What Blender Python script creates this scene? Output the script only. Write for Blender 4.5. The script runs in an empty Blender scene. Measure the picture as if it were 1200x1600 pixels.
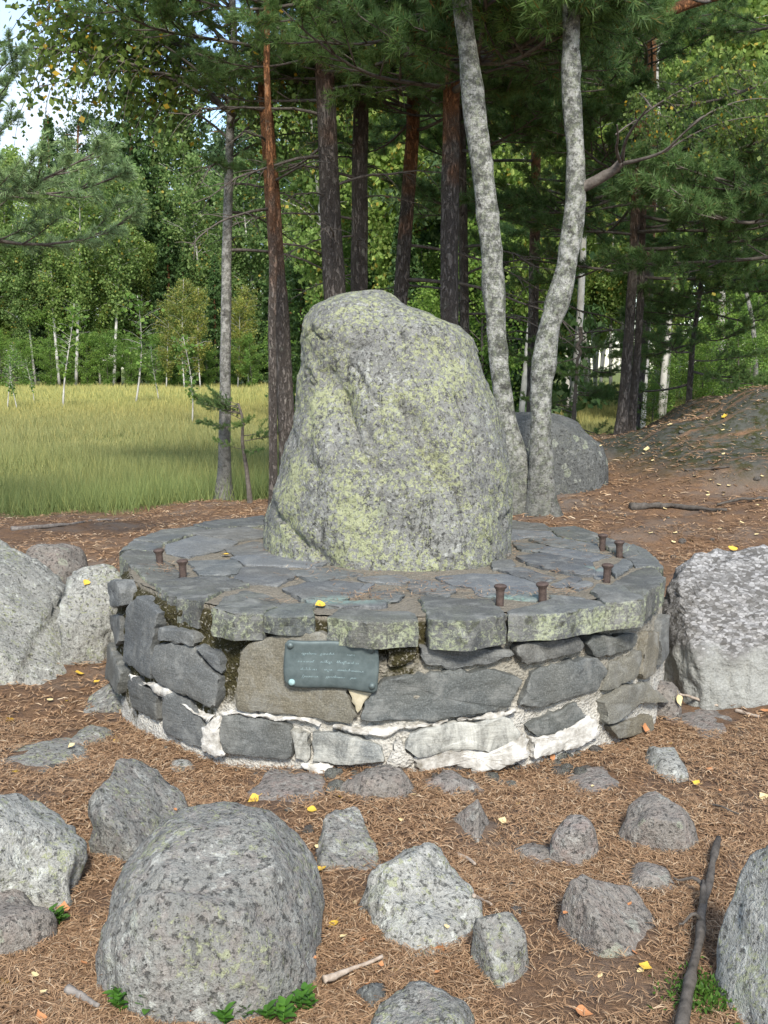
import bpy, bmesh, math, random
import numpy as np
from mathutils import Vector, Matrix

# ------------------------------------------------------------------ camera, sky, sun
SC = bpy.context.scene
COL = SC.collection
FPX, HZ, HC = 1700.0, 570.0, 1.6
TH = math.atan((800 - HZ) / FPX)
cam = bpy.data.cameras.new('camera')
cam.sensor_fit = 'VERTICAL'; cam.sensor_height = 36.0; cam.lens = FPX / 1600 * 36.0
cam.clip_start = 0.05; cam.clip_end = 900
camo = bpy.data.objects.new('camera', cam); COL.objects.link(camo)
camo.location = (0, 0, HC); camo.rotation_euler = (math.pi / 2 - TH, 0, 0)
SC.camera = camo

SUN = Vector((0.08, -0.76, 0.66)).normalized()
wd = bpy.data.worlds.new('World'); SC.world = wd; wd.use_nodes = True
wn = wd.node_tree; wn.nodes.clear()
sky = wn.nodes.new('ShaderNodeTexSky'); sky.sky_type = 'NISHITA'; sky.sun_disc = False
sky.sun_elevation = math.asin(SUN.z); sky.sun_rotation = math.atan2(SUN.x, SUN.y)
sky.air_density = 1.0; sky.dust_density = 0.6; sky.ozone_density = 1.5
bg = wn.nodes.new('ShaderNodeBackground'); bg.inputs[1].default_value = 0.15
wo = wn.nodes.new('ShaderNodeOutputWorld')
tc = wn.nodes.new('ShaderNodeTexCoord')
cn = wn.nodes.new('ShaderNodeTexNoise'); cn.inputs['Scale'].default_value = 3.2; cn.inputs['Detail'].default_value = 6
cr = wn.nodes.new('ShaderNodeValToRGB'); cr.color_ramp.elements[0].position = 0.40; cr.color_ramp.elements[1].position = 0.68
cr.color_ramp.elements[1].color = (0.85, 0.85, 0.85, 1)
mx = wn.nodes.new('ShaderNodeMix'); mx.data_type = 'RGBA'; mx.inputs[7].default_value = (3.9, 4.2, 4.6, 1)
wn.links.new(tc.outputs['Generated'], cn.inputs['Vector']); wn.links.new(cn.outputs['Fac'], cr.inputs[0])
wn.links.new(cr.outputs[0], mx.inputs[0]); wn.links.new(sky.outputs[0], mx.inputs[6])
wn.links.new(mx.outputs[2], bg.inputs[0]); wn.links.new(bg.outputs[0], wo.inputs[0])

sl = bpy.data.lights.new('sun', 'SUN'); sl.energy = 3.0; sl.angle = math.radians(11); sl.color = (1.0, 0.95, 0.86)
so = bpy.data.objects.new('sun', sl); COL.objects.link(so)
so.rotation_euler = SUN.to_track_quat('Z', 'Y').to_euler(); so.location = (6, -6, 12)
vs = SC.view_settings
SC.display_settings.display_device = 'sRGB'
vs.view_transform = 'Standard'; vs.look = 'None'; vs.gamma = 1; vs.exposure = 0.98; vs.use_curve_mapping = False
SC.cycles.max_bounces = 6; SC.cycles.diffuse_bounces = 4; SC.cycles.glossy_bounces = 2
SC.cycles.transmission_bounces = 3; SC.cycles.transparent_max_bounces = 4

# ------------------------------------------------------------------ pixel helpers (photo pixels, 1200x1600)
_F = np.array([0, math.cos(TH), -math.sin(TH)]); _U = np.array([0, math.sin(TH), math.cos(TH)])
def ray(px, py):
    return np.array([(px - 600) / FPX, 0, 0]) + _F + _U * (800 - py) / FPX
def on_z(px, py, z):
    d = ray(px, py); t = (z - HC) / d[2]; return np.array([0, 0, HC]) + d * t
def on_y(px, py, y):
    d = ray(px, py); t = y / d[1]; return np.array([0, 0, HC]) + d * t

# ------------------------------------------------------------------ noise
def _h(ix, iy, iz, s):
    n = (ix.astype(np.uint32) * np.uint32(374761393) + iy.astype(np.uint32) * np.uint32(668265263)
         + iz.astype(np.uint32) * np.uint32(2246822519) + np.uint32((s * 3266489917) & 0xffffffff))
    n = (n ^ (n >> np.uint32(13))) * np.uint32(1274126177)
    n = (n ^ (n >> np.uint32(15))) * np.uint32(2654435761)
    n = n ^ (n >> np.uint32(16))
    return n.astype(np.float64) / 4294967295.0 * 2 - 1
def vnoise(P, s=0):
    P = np.asarray(P, float); i = np.floor(P).astype(np.int64); f = P - i
    f = f * f * f * (f * (f * 6 - 15) + 10)
    x, y, z = i[..., 0], i[..., 1], i[..., 2]; fx, fy, fz = f[..., 0], f[..., 1], f[..., 2]
    r = 0
    for a in (0, 1):
        for b in (0, 1):
            for c in (0, 1):
                w = (fx if a else 1 - fx) * (fy if b else 1 - fy) * (fz if c else 1 - fz)
                r = r + w * _h(x + a, y + b, z + c, s)
    return r
def fbm(P, freq=1.0, octv=4, s=0, gain=0.5):
    P = np.asarray(P, float) * freq; a = 1.0; r = 0
    for k in range(octv):
        r = r + a * vnoise(P + 17.3 * k, s + k); a *= gain; P = P * 2.03
    return r

# ------------------------------------------------------------------ mesh helpers
class Geo:
    def __init__(self):
        self.V = []; self.Q = []; self.T = []; self.n = 0
    def add(self, V, Q=None, T=None):
        V = np.asarray(V, float).reshape(-1, 3)
        if Q is not None and len(Q): self.Q.append(np.asarray(Q, np.int64).reshape(-1, 4) + self.n)
        if T is not None and len(T): self.T.append(np.asarray(T, np.int64).reshape(-1, 3) + self.n)
        self.V.append(V); self.n += len(V)
    def mesh(self, name, mat, smooth=True):
        V = np.concatenate(self.V) if self.V else np.zeros((0, 3))
        Q = np.concatenate(self.Q) if self.Q else np.zeros((0, 4), np.int64)
        T = np.concatenate(self.T) if self.T else np.zeros((0, 3), np.int64)
        me = bpy.data.meshes.new(name)
        me.vertices.add(len(V)); me.vertices.foreach_set('co', V.astype(np.float32).ravel())
        nl = Q.size + T.size; npoly = len(Q) + len(T)
        me.loops.add(nl); me.polygons.add(npoly)
        me.loops.foreach_set('vertex_index', np.concatenate([Q.ravel(), T.ravel()]).astype(np.int32))
        st = np.concatenate([np.arange(len(Q)) * 4, Q.size + np.arange(len(T)) * 3]).astype(np.int32)
        me.polygons.foreach_set('loop_start', st)
        me.polygons.foreach_set('use_smooth', np.full(npoly, bool(smooth)))
        me.update(calc_edges=True); me.validate()
        if mat is not None: me.materials.append(mat)
        return me
def obj(name, me, parent=None, loc=(0, 0, 0), rot=(0, 0, 0), scale=1.0, label=None, cat=None, group=None, kind=None):
    o = bpy.data.objects.new(name, me); COL.objects.link(o)
    if parent is not None: o.parent = parent
    o.location = tuple(float(v) for v in loc); o.rotation_euler = tuple(float(v) for v in rot)
    o.scale = (scale,) * 3 if np.isscalar(scale) else tuple(scale)
    if label: o['label'] = label
    if cat: o['category'] = cat
    if group: o['group'] = group
    if kind: o['kind'] = kind
    return o
def copy_tree(o, parent=None):
    c = o.copy(); COL.objects.link(c)
    if parent is not None: c.parent = parent
    for ch in o.children: copy_tree(ch, c)
    return c
def nrm(v):
    v = np.asarray(v, float); return v / (np.linalg.norm(v, axis=-1, keepdims=True) + 1e-9)
def tube(geo, pts, rad, n=8, rough=0.0, s=0, cap=True):
    pts = np.asarray(pts, float); k = len(pts); rad = np.broadcast_to(np.asarray(rad, float), (k,))
    tg = nrm(np.gradient(pts, axis=0)); up = np.array([0.31, 0.17, 0.93])
    if abs(tg[:, 2]).mean() > 0.8: up = np.array([0.97, 0.2, 0.1])
    a = nrm(np.cross(tg, up)); b = np.cross(tg, a)
    ang = np.arange(n) * 2 * np.pi / n
    R = rad[:, None] * np.ones(n)[None]
    V = pts[:, None] + (a[:, None] * np.cos(ang)[None, :, None] + b[:, None] * np.sin(ang)[None, :, None]) * R[..., None]
    if rough:
        m = fbm(V / np.maximum(rad.mean(), 1e-4) * [1, 1, 0.5], 0.6, 3, s)
        V = pts[:, None] + (V - pts[:, None]) * (1 + rough * m[..., None])
    i = np.arange(k - 1)[:, None] * n; j = np.arange(n)[None]; j2 = (j + 1) % n
    Q = np.stack([i + j, i + j2, i + n + j2, i + n + j], -1).reshape(-1, 4)
    V = V.reshape(-1, 3); T = None
    if cap:
        V = np.vstack([V, pts[:1], pts[-1:]]); jj = np.arange(n); q = (jj + 1) % n
        T = np.vstack([np.stack([np.full(n, k * n), q, jj], 1), np.stack([np.full(n, k * n + 1), (k - 1) * n + jj, (k - 1) * n + q], 1)])
    geo.add(V, Q, T)
def smooth_path(pts, n):
    pts = np.asarray(pts, float); t = np.concatenate([[0], np.cumsum(np.linalg.norm(np.diff(pts, axis=0), axis=1))])
    u = np.linspace(0, t[-1], n); out = np.stack([np.interp(u, t, pts[:, i]) for i in range(pts.shape[1])], 1)
    for _ in range(2):
        o = out.copy(); o[1:-1] = (out[:-2] + 2 * out[1:-1] + out[2:]) / 4; out = o
    return out

# ------------------------------------------------------------------ material helpers
class M:
    def __init__(self, name, rough=0.85, spec=0.25):
        self.m = bpy.data.materials.new(name); self.m.use_nodes = True
        self.t = self.m.node_tree; self.t.nodes.clear()
        self.out = self.t.nodes.new('ShaderNodeOutputMaterial')
        self.b = self.t.nodes.new('ShaderNodeBsdfPrincipled')
        self.b.inputs['Roughness'].default_value = rough; self.b.inputs['Specular IOR Level'].default_value = spec
        self.link(self.b.outputs[0], self.out.inputs[0])
        self.tc = self.t.nodes.new('ShaderNodeTexCoord'); self.obj = self.tc.outputs['Object']
    def link(self, a, b): self.t.links.new(a, b)
    def set(self, sock, v):
        if hasattr(v, 'is_linked'): self.link(v, sock)
        elif isinstance(v, (tuple, list)) and len(v) == 3 and sock.type == 'RGBA': sock.default_value = (*v, 1)
        else: sock.default_value = v
    def noise(self, scale, detail=4, rough=0.55, vec=None, dist=0.0):
        n = self.t.nodes.new('ShaderNodeTexNoise'); n.inputs['Scale'].default_value = scale
        n.inputs['Detail'].default_value = detail; n.inputs['Roughness'].default_value = rough; n.inputs['Distortion'].default_value = dist
        self.link(vec if vec is not None else self.obj, n.inputs['Vector']); return n.outputs['Fac']
    def vor(self, scale, vec=None, feat='F1', out='Distance'):
        n = self.t.nodes.new('ShaderNodeTexVoronoi'); n.feature = feat; n.inputs['Scale'].default_value = scale
        self.link(vec if vec is not None else self.obj, n.inputs['Vector']); return n.outputs[out]
    def mapping(self, scale=(1, 1, 1), rot=(0, 0, 0), loc=(0, 0, 0), vec=None):
        n = self.t.nodes.new('ShaderNodeMapping'); n.inputs['Scale'].default_value = scale; n.inputs['Rotation'].default_value = rot
        n.inputs['Location'].default_value = loc
        self.link(vec if vec is not None else self.obj, n.inputs[0]); return n.outputs[0]
    def ramp(self, fac, stops, interp='LINEAR'):
        n = self.t.nodes.new('ShaderNodeValToRGB'); r = n.color_ramp; r.interpolation = interp
        while len(r.elements) < len(stops): r.elements.new(0.5)
        for e, (p, c) in zip(r.elements, stops):
            e.position = p; e.color = (*c, 1) if isinstance(c, (tuple, list)) else (c, c, c, 1)
        self.set(n.inputs[0], fac); return n.outputs[0]
    def mix(self, fac, a, b, blend='MIX'):
        n = self.t.nodes.new('ShaderNodeMix'); n.data_type = 'RGBA'; n.blend_type = blend
        self.set(n.inputs[0], fac); self.set(n.inputs[6], a); self.set(n.inputs[7], b); return n.outputs[2]
    def math(self, op, a, b=0.0, clamp=False):
        n = self.t.nodes.new('ShaderNodeMath'); n.operation = op; n.use_clamp = clamp
        self.set(n.inputs[0], a); self.set(n.inputs[1], b); return n.outputs[0]
    def sep(self, v):
        n = self.t.nodes.new('ShaderNodeSeparateXYZ'); self.link(v, n.inputs[0]); return n.outputs
    def geom(self, o):
        return self.t.nodes.new('ShaderNodeNewGeometry').outputs[o]
    def orand(self):
        return self.t.nodes.new('ShaderNodeObjectInfo').outputs['Random']
    def attr(self, name):
        n = self.t.nodes.new('ShaderNodeAttribute'); n.attribute_name = name; return n.outputs['Fac']
    def thr(self, f, a, b): return self.ramp(f, [(a, 0.0), (b, 1.0)] if a <= b else [(b, 1.0), (a, 0.0)])
    def bump(self, h, strength=0.5, dist=0.01, prev=None):
        n = self.t.nodes.new('ShaderNodeBump'); n.inputs['Strength'].default_value = strength; n.inputs['Distance'].default_value = dist
        self.link(h, n.inputs['Height'])
        if prev is not None: self.link(prev, n.inputs['Normal'])
        return n.outputs[0]
    def done(self, col, normal=None):
        self.set(self.b.inputs['Base Color'], col)
        if normal is not None: self.link(normal, self.b.inputs['Normal'])
        return self.m
    def leafy(self, col, trans=0.35):
        # diffuse sheet that also lets light through
        tr = self.t.nodes.new('ShaderNodeBsdfTranslucent'); mxs = self.t.nodes.new('ShaderNodeMixShader')
        self.set(self.b.inputs['Base Color'], col); self.set(tr.inputs['Color'], col)
        mxs.inputs[0].default_value = trans
        self.link(self.b.outputs[0], mxs.inputs[1]); self.link(tr.outputs[0], mxs.inputs[2]); self.link(mxs.outputs[0], self.out.inputs[0])
        return self.m

def mat_gneiss(name, dark=(0.10, 0.10, 0.095), light=(0.30, 0.295, 0.27), lich=0.5, white=0.4, pink=0.0, seed=0.0, fine=1.0, crack=0.5, lichcol=(0.26, 0.285, 0.145), strk=0.12):
    m = M(name, 0.9, 0.2)
    v = m.mapping(loc=(seed * 3.1, seed * 1.7, seed))
    big = m.noise(3.0 * fine, 6, 0.6, v); mid = m.noise(14 * fine, 5, 0.65, v); gr = m.noise(95, 3, 0.7, v); gr2 = m.vor(130, v)
    base = m.mix(m.math('ADD', m.math('MULTIPLY', big, 0.55), m.math('MULTIPLY', mid, 0.45)), dark, light)
    base = m.mix(m.thr(big, 0.3, 0.7), base, m.mix(0.5, base, light))
    if pink: base = m.mix(m.math('MULTIPLY', m.thr(m.noise(22, 3, 0.6, v), 0.48, 0.62), pink), base, (0.34, 0.22, 0.18))
    spk = m.ramp(gr, [(0.30, 0.42), (0.46, 0.95), (0.60, 1.05), (0.74, 1.55)])
    base = m.mix(0.85, base, spk, 'MULTIPLY')
    base = m.mix(m.math('MULTIPLY', m.thr(gr2, 0.42, 0.30), 0.0), base, (0.05, 0.05, 0.05))
    st = m.mapping(scale=(9, 9, 2.2), rot=(0.5, 0.35, 0.2), vec=v)
    sn = m.noise(1.0, 6, 0.65, st, 0.6)
    ridg = m.math('ABSOLUTE', m.math('SUBTRACT', sn, 0.5))
    ck = m.math('MULTIPLY', m.math('MULTIPLY', m.thr(ridg, 0.03, 0.0), m.thr(big, 0.42, 0.58)), crack)
    base = m.mix(ck, base, (0.035, 0.036, 0.03))
    pit = m.math('MULTIPLY', m.thr(m.noise(52, 5, 0.7, m.mapping(loc=(7, 3, 1), vec=v)), 0.57, 0.66), 0.7)
    base = m.mix(pit, base, (0.05, 0.05, 0.046))
    # grey-white crust lichen
    wn_ = m.noise(26 * fine, 8, 0.72, v, 0.4); wl = m.math('MULTIPLY', m.thr(wn_, 0.54, 0.60), m.thr(m.noise(5, 3, 0.5, v), 0.35, 0.6))
    base = m.mix(m.math('MULTIPLY', wl, white), base, (0.52, 0.53, 0.48))
    # black crust
    bk = m.math('MULTIPLY', m.thr(m.noise(17 * fine, 8, 0.76, v, 0.4), 0.57, 0.65), 0.6)
    base = m.mix(bk, base, (0.045, 0.047, 0.042))
    # round pale rosettes
    dv = m.t.nodes.new('ShaderNodeVectorMath'); dv.operation = 'ADD'; dn = m.t.nodes.new('ShaderNodeTexNoise'); dn.inputs['Scale'].default_value = 22; dn.inputs['Detail'].default_value = 4
    m.link(v, dn.inputs['Vector']); sc_ = m.t.nodes.new('ShaderNodeVectorMath'); sc_.operation = 'SCALE'; sc_.inputs['Scale'].default_value = 0.045; m.link(dn.outputs['Color'], sc_.inputs[0]); m.link(v, dv.inputs[0]); m.link(sc_.outputs[0], dv.inputs[1])
    vr = m.t.nodes.new('ShaderNodeTexVoronoi'); vr.inputs['Scale'].default_value = 10.0; m.link(dv.outputs[0], vr.inputs['Vector'])
    cs = m.t.nodes.new('ShaderNodeSeparateColor'); m.link(vr.outputs['Color'], cs.inputs[0])
    ros = m.math('MULTIPLY', m.math('LESS_THAN', vr.outputs['Distance'], m.math('MULTIPLY', cs.outputs[0], 0.42)), m.math('GREATER_THAN', cs.outputs[1], 0.62))
    ros = m.math('MULTIPLY', ros, m.thr(m.noise(70, 5, 0.75, v), 0.38, 0.55))
    base = m.mix(m.math('MULTIPLY', ros, 0.6), base, m.mix(cs.outputs[2], (0.36, 0.37, 0.33), (0.30, 0.33, 0.22)))
    # yellow-green map lichen in small rounded crusts
    yn = m.noise(44 * fine, 8, 0.74, m.mapping(loc=(5, 2, 9), vec=v), 0.7); ya = m.noise(3.6, 4, 0.6, m.mapping(loc=(1, 7, 3), vec=v))
    yl = m.math('MULTIPLY', m.thr(m.math('ADD', m.math('MULTIPLY', yn, 0.70), m.math('MULTIPLY', ya, 0.30)), 0.585 - 0.07 * lich, 0.61 - 0.07 * lich), min(1, lich * 1.5))
    ycol = m.mix(m.noise(60, 3, 0.6, v), lichcol, (lichcol[0] * 1.6, lichcol[1] * 1.5, lichcol[2] * 1.75))
    base = m.mix(m.math('MULTIPLY', yl, 0.85), base, ycol)
    h = m.math('ADD', m.math('MULTIPLY', mid, 0.6), m.math('ADD', m.math('MULTIPLY', gr, 0.25), m.math('MULTIPLY', sn, strk)))
    nb = m.bump(m.math('SUBTRACT', h, m.math('MULTIPLY', pit, 0.25)), 1.0, 0.028)
    nb = m.bump(m.math('ADD', m.math('MULTIPLY', yl, 0.5), m.math('ADD', gr, m.math('MULTIPLY', wn_, 0.8))), 0.55, 0.005, nb)
    return m.done(base, nb)

def mat_slate(name, col=(0.058, 0.062, 0.065), col2=(0.125, 0.130, 0.128), lich=0.0, brown=0.0, wash=0.0):
    m = M(name, 0.72, 0.35)
    w = m.geom('Position'); r = m.orand(); nz = m.sep(m.geom('Normal'))[2]
    st = m.mapping(scale=(1, 1, 9), rot=(0.15, 0.2, 0), vec=w)
    a = m.noise(5, 6, 0.65, w); b = m.noise(7, 6, 0.7, st); g = m.noise(160, 2, 0.6, w); f = m.noise(30, 5, 0.65, w)
    c = m.mix(m.math('ADD', m.math('MULTIPLY', a, 0.5), m.math('MULTIPLY', b, 0.5)), col, col2)
    c = m.mix(m.math('MULTIPLY', m.thr(m.noise(3, 2, 0.5, m.mapping(loc=(3, 3, 3), vec=w)), 0.35, 0.7), 0.25 + brown), c, (0.165, 0.145, 0.105))
    c = m.mix(0.8, c, m.ramp(r, [(0, (0.70, 0.72, 0.75)), (0.3, (1.05, 1.0, 0.9)), (0.5, (0.85, 0.9, 0.86)), (0.75, (1.25, 1.25, 1.22)), (1, (0.95, 1.0, 1.06))]), 'MULTIPLY')
    c = m.mix(0.7, c, m.ramp(g, [(0.35, 0.6), (0.55, 1.0), (0.75, 1.9)]), 'MULTIPLY')
    # dusty pale scuffs
    c = m.mix(m.math('MULTIPLY', m.thr(m.noise(9, 8, 0.75, w, 0.5), 0.48, 0.66), 0.5), c, (0.27, 0.27, 0.25))
    if wash:
        wv = m.mapping(scale=(9, 9, 5), vec=w)
        c = m.mix(m.math('MULTIPLY', m.thr(m.noise(1, 8, 0.75, wv, 0.6), 0.4, 0.62), wash), c, (0.55, 0.54, 0.48))
    if lich:
        side = m.ramp(nz, [(0.35, 1.0), (0.9, 0.12)])
        ln = m.noise(58, 8, 0.78, w, 0.4)
        l1 = m.math('MULTIPLY', m.math('MULTIPLY', m.thr(m.math('ADD', m.math('MULTIPLY', ln, 0.6), m.math('MULTIPLY', a, 0.4)), 0.49, 0.58), side), lich)
        c = m.mix(l1, c, m.mix(m.noise(14, 3, 0.5, w), (0.25, 0.29, 0.13), (0.42, 0.44, 0.33)))
        d1 = m.math('MULTIPLY', m.math('MULTIPLY', m.thr(m.noise(20, 6, 0.7, w), 0.55, 0.62), side), 0.7)
        c = m.mix(d1, c, (0.03, 0.032, 0.022))
    vd = m.attr('copper')
    c = m.mix(m.math('MULTIPLY', vd, m.thr(m.noise(50, 5, 0.7, w), 0.35, 0.5)), c, (0.17, 0.24, 0.21))
    h = m.math('ADD', m.math('MULTIPLY', b, 0.45), m.math('MULTIPLY', f, 0.5))
    nb = m.bump(h, 0.55, 0.02); nb = m.bump(g, 0.35, 0.003, nb)
    return m.done(c, nb)

def mat_mortar(name):
    m = M(name, 0.95, 0.1); w = m.geom('Position'); z = m.sep(w)[2]; x = m.sep(w)[0]
    n = m.noise(7, 6, 0.65, w); f = m.noise(60, 5, 0.7, w); g = m.vor(85, w)
    c = m.mix(f, (0.15, 0.135, 0.105), (0.43, 0.40, 0.335))
    lowz = m.math('ADD', z, m.math('MULTIPLY', m.math('SUBTRACT', n, 0.5), 0.5))
    wm = m.thr(lowz, 0.28, 0.16)
    c = m.mix(wm, c, m.mix(f, (0.33, 0.305, 0.255), (0.70, 0.68, 0.625)))
    top = m.thr(z, 0.585, 0.60)
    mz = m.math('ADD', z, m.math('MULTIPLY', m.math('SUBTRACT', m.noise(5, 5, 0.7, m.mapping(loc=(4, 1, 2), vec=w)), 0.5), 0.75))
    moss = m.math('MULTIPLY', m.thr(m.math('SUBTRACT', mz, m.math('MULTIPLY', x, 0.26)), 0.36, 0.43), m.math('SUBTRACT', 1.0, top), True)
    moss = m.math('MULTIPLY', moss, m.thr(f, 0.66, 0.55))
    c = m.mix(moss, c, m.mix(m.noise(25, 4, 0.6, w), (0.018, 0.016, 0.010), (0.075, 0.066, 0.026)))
    c = m.mix(m.math('MULTIPLY', top, 0.8), c, m.mix(f, (0.13, 0.115, 0.09), (0.28, 0.245, 0.19)))
    c = m.mix(m.math('MULTIPLY', m.thr(g, 0.22, 0.10), 0.6), c, (0.07, 0.06, 0.045))
    nb = m.bump(m.math('ADD', f, m.math('MULTIPLY', g, 0.6)), 1.0, 0.014)
    return m.done(c, nb)

def mat_simple(name, c1, c2, scale=20, rough=0.85, bump=0.4, bd=0.005, spec=0.25, metal=0.0, stretch=(1, 1, 1)):
    m = M(name, rough, spec); v = m.mapping(scale=stretch); n = m.noise(scale, 6, 0.65, v)
    c = m.mix(m.thr(n, 0.3, 0.7), c1, c2); m.b.inputs['Metallic'].default_value = metal
    return m.done(c, m.bump(n, bump, bd))

def mat_foliage(name, cols, trans=0.35, rough=0.6, orand=0.5, yellow=0.0, ycol=(0.45, 0.30, 0.03)):
    m = M(name, rough, 0.3); i = m.geom('Random Per Island')
    k = len(cols); c = m.ramp(i, [(j / max(1, k - 1), cc) for j, cc in enumerate(cols)])
    big = m.noise(1.1, 3, 0.5)
    c = m.mix(0.6, c, m.ramp(big, [(0.3, 0.65), (0.7, 1.35)]), 'MULTIPLY')
    c = m.mix(orand, c, m.ramp(m.orand(), [(0, (0.7, 0.75, 0.75)), (0.5, (1, 1, 1)), (1, (1.35, 1.22, 0.9))]), 'MULTIPLY')
    if yellow:
        h = m.math('FRACT', m.math('MULTIPLY', i, 37.7)); c = m.mix(m.thr(h, 1 - yellow, 1 - yellow + 0.01), c, ycol)
    return m.leafy(c, trans)

def mat_bark_pine(name, h0=0.23, h1=0.37):
    m = M(name, 0.9, 0.15); z = m.sep(m.obj)[2]
    v = m.mapping(scale=(1, 1, 0.28)); f = m.noise(34, 6, 0.7, v); pl = m.vor(24, v); n = m.noise(4, 3, 0.5)
    fs = m.noise(1, 5, 0.7, m.mapping(scale=(24, 24, 7.0)), 0.5); fis = m.thr(m.math('ABSOLUTE', m.math('SUBTRACT', fs, 0.5)), 0.075, 0.01)
    hi = m.ramp(m.math('DIVIDE', m.math('ADD', z, m.math('MULTIPLY', m.math('SUBTRACT', n, 0.5), 2.6)), 10.0), [(h0, 0.0), (h1, 1.0)])
    lo = m.mix(f, (0.085, 0.074, 0.066), (0.30, 0.265, 0.235))
    up = m.mix(f, (0.26, 0.105, 0.045), (0.55, 0.27, 0.125))
    c = m.mix(hi, lo, up); c = m.mix(m.math('MULTIPLY', m.thr(pl, 0.25, 0.55), 0.25), c, (0.05, 0.035, 0.028))
    c = m.mix(m.math('MULTIPLY', m.thr(m.noise(9, 5, 0.7), 0.58, 0.66), 0.4), c, (0.25, 0.26, 0.21))
    c = m.mix(m.math('MULTIPLY', fis, 0.38), c, (0.06, 0.045, 0.035))
    return m.done(c, m.bump(m.math('SUBTRACT', m.math('ADD', f, m.math('MULTIPLY', pl, 0.5)), m.math('MULTIPLY', fis, 1.2)), 1.0, 0.03))

def mat_bark_birch(name, white=(0.62, 0.60, 0.55), grey=(0.25, 0.25, 0.22), green=0.3, dark=0.5, basez=1.0):
    m = M(name, 0.8, 0.2); z = m.sep(m.obj)[2]
    v = m.mapping(scale=(1, 1, 5.0)); f = m.noise(16, 5, 0.7, v); p = m.noise(12, 8, 0.8); g = m.noise(70, 4, 0.75)
    c = m.mix(m.thr(p, 0.45, 0.57), grey, white)
    c = m.mix(m.math('MULTIPLY', m.thr(f, 0.64, 0.70), 0.3), c, (0.05, 0.045, 0.04))
    c = m.mix(m.math('MULTIPLY', m.thr(m.noise(11, 7, 0.72), 0.56, 0.64), dark), c, (0.06, 0.058, 0.052))
    c = m.mix(m.math('MULTIPLY', m.thr(m.noise(42, 7, 0.8, m.mapping(scale=(1, 1, 0.5))), 0.55, 0.63), dark), c, (0.075, 0.072, 0.065))
    if green: c = m.mix(m.math('MULTIPLY', m.thr(m.noise(26, 8, 0.8), 0.5, 0.6), green), c, (0.27, 0.30, 0.19))
    low = m.ramp(m.math('DIVIDE', m.math('ADD', z, m.math('MULTIPLY', p, 0.5)), max(basez, 0.01) * 2), [(0.2, 0.7), (0.6, 0.0)])
    c = m.mix(m.math('MULTIPLY', low, m.thr(p, 0.35, 0.6)), c, (0.075, 0.07, 0.06))
    c = m.mix(0.6, c, m.ramp(g, [(0.3, 0.6), (0.7, 1.3)]), 'MULTIPLY')
    return m.done(c, m.bump(m.math('ADD', m.math('MULTIPLY', f, 0.6), m.math('ADD', p, m.math('MULTIPLY', g, 0.4))), 0.9, 0.02))

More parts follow.
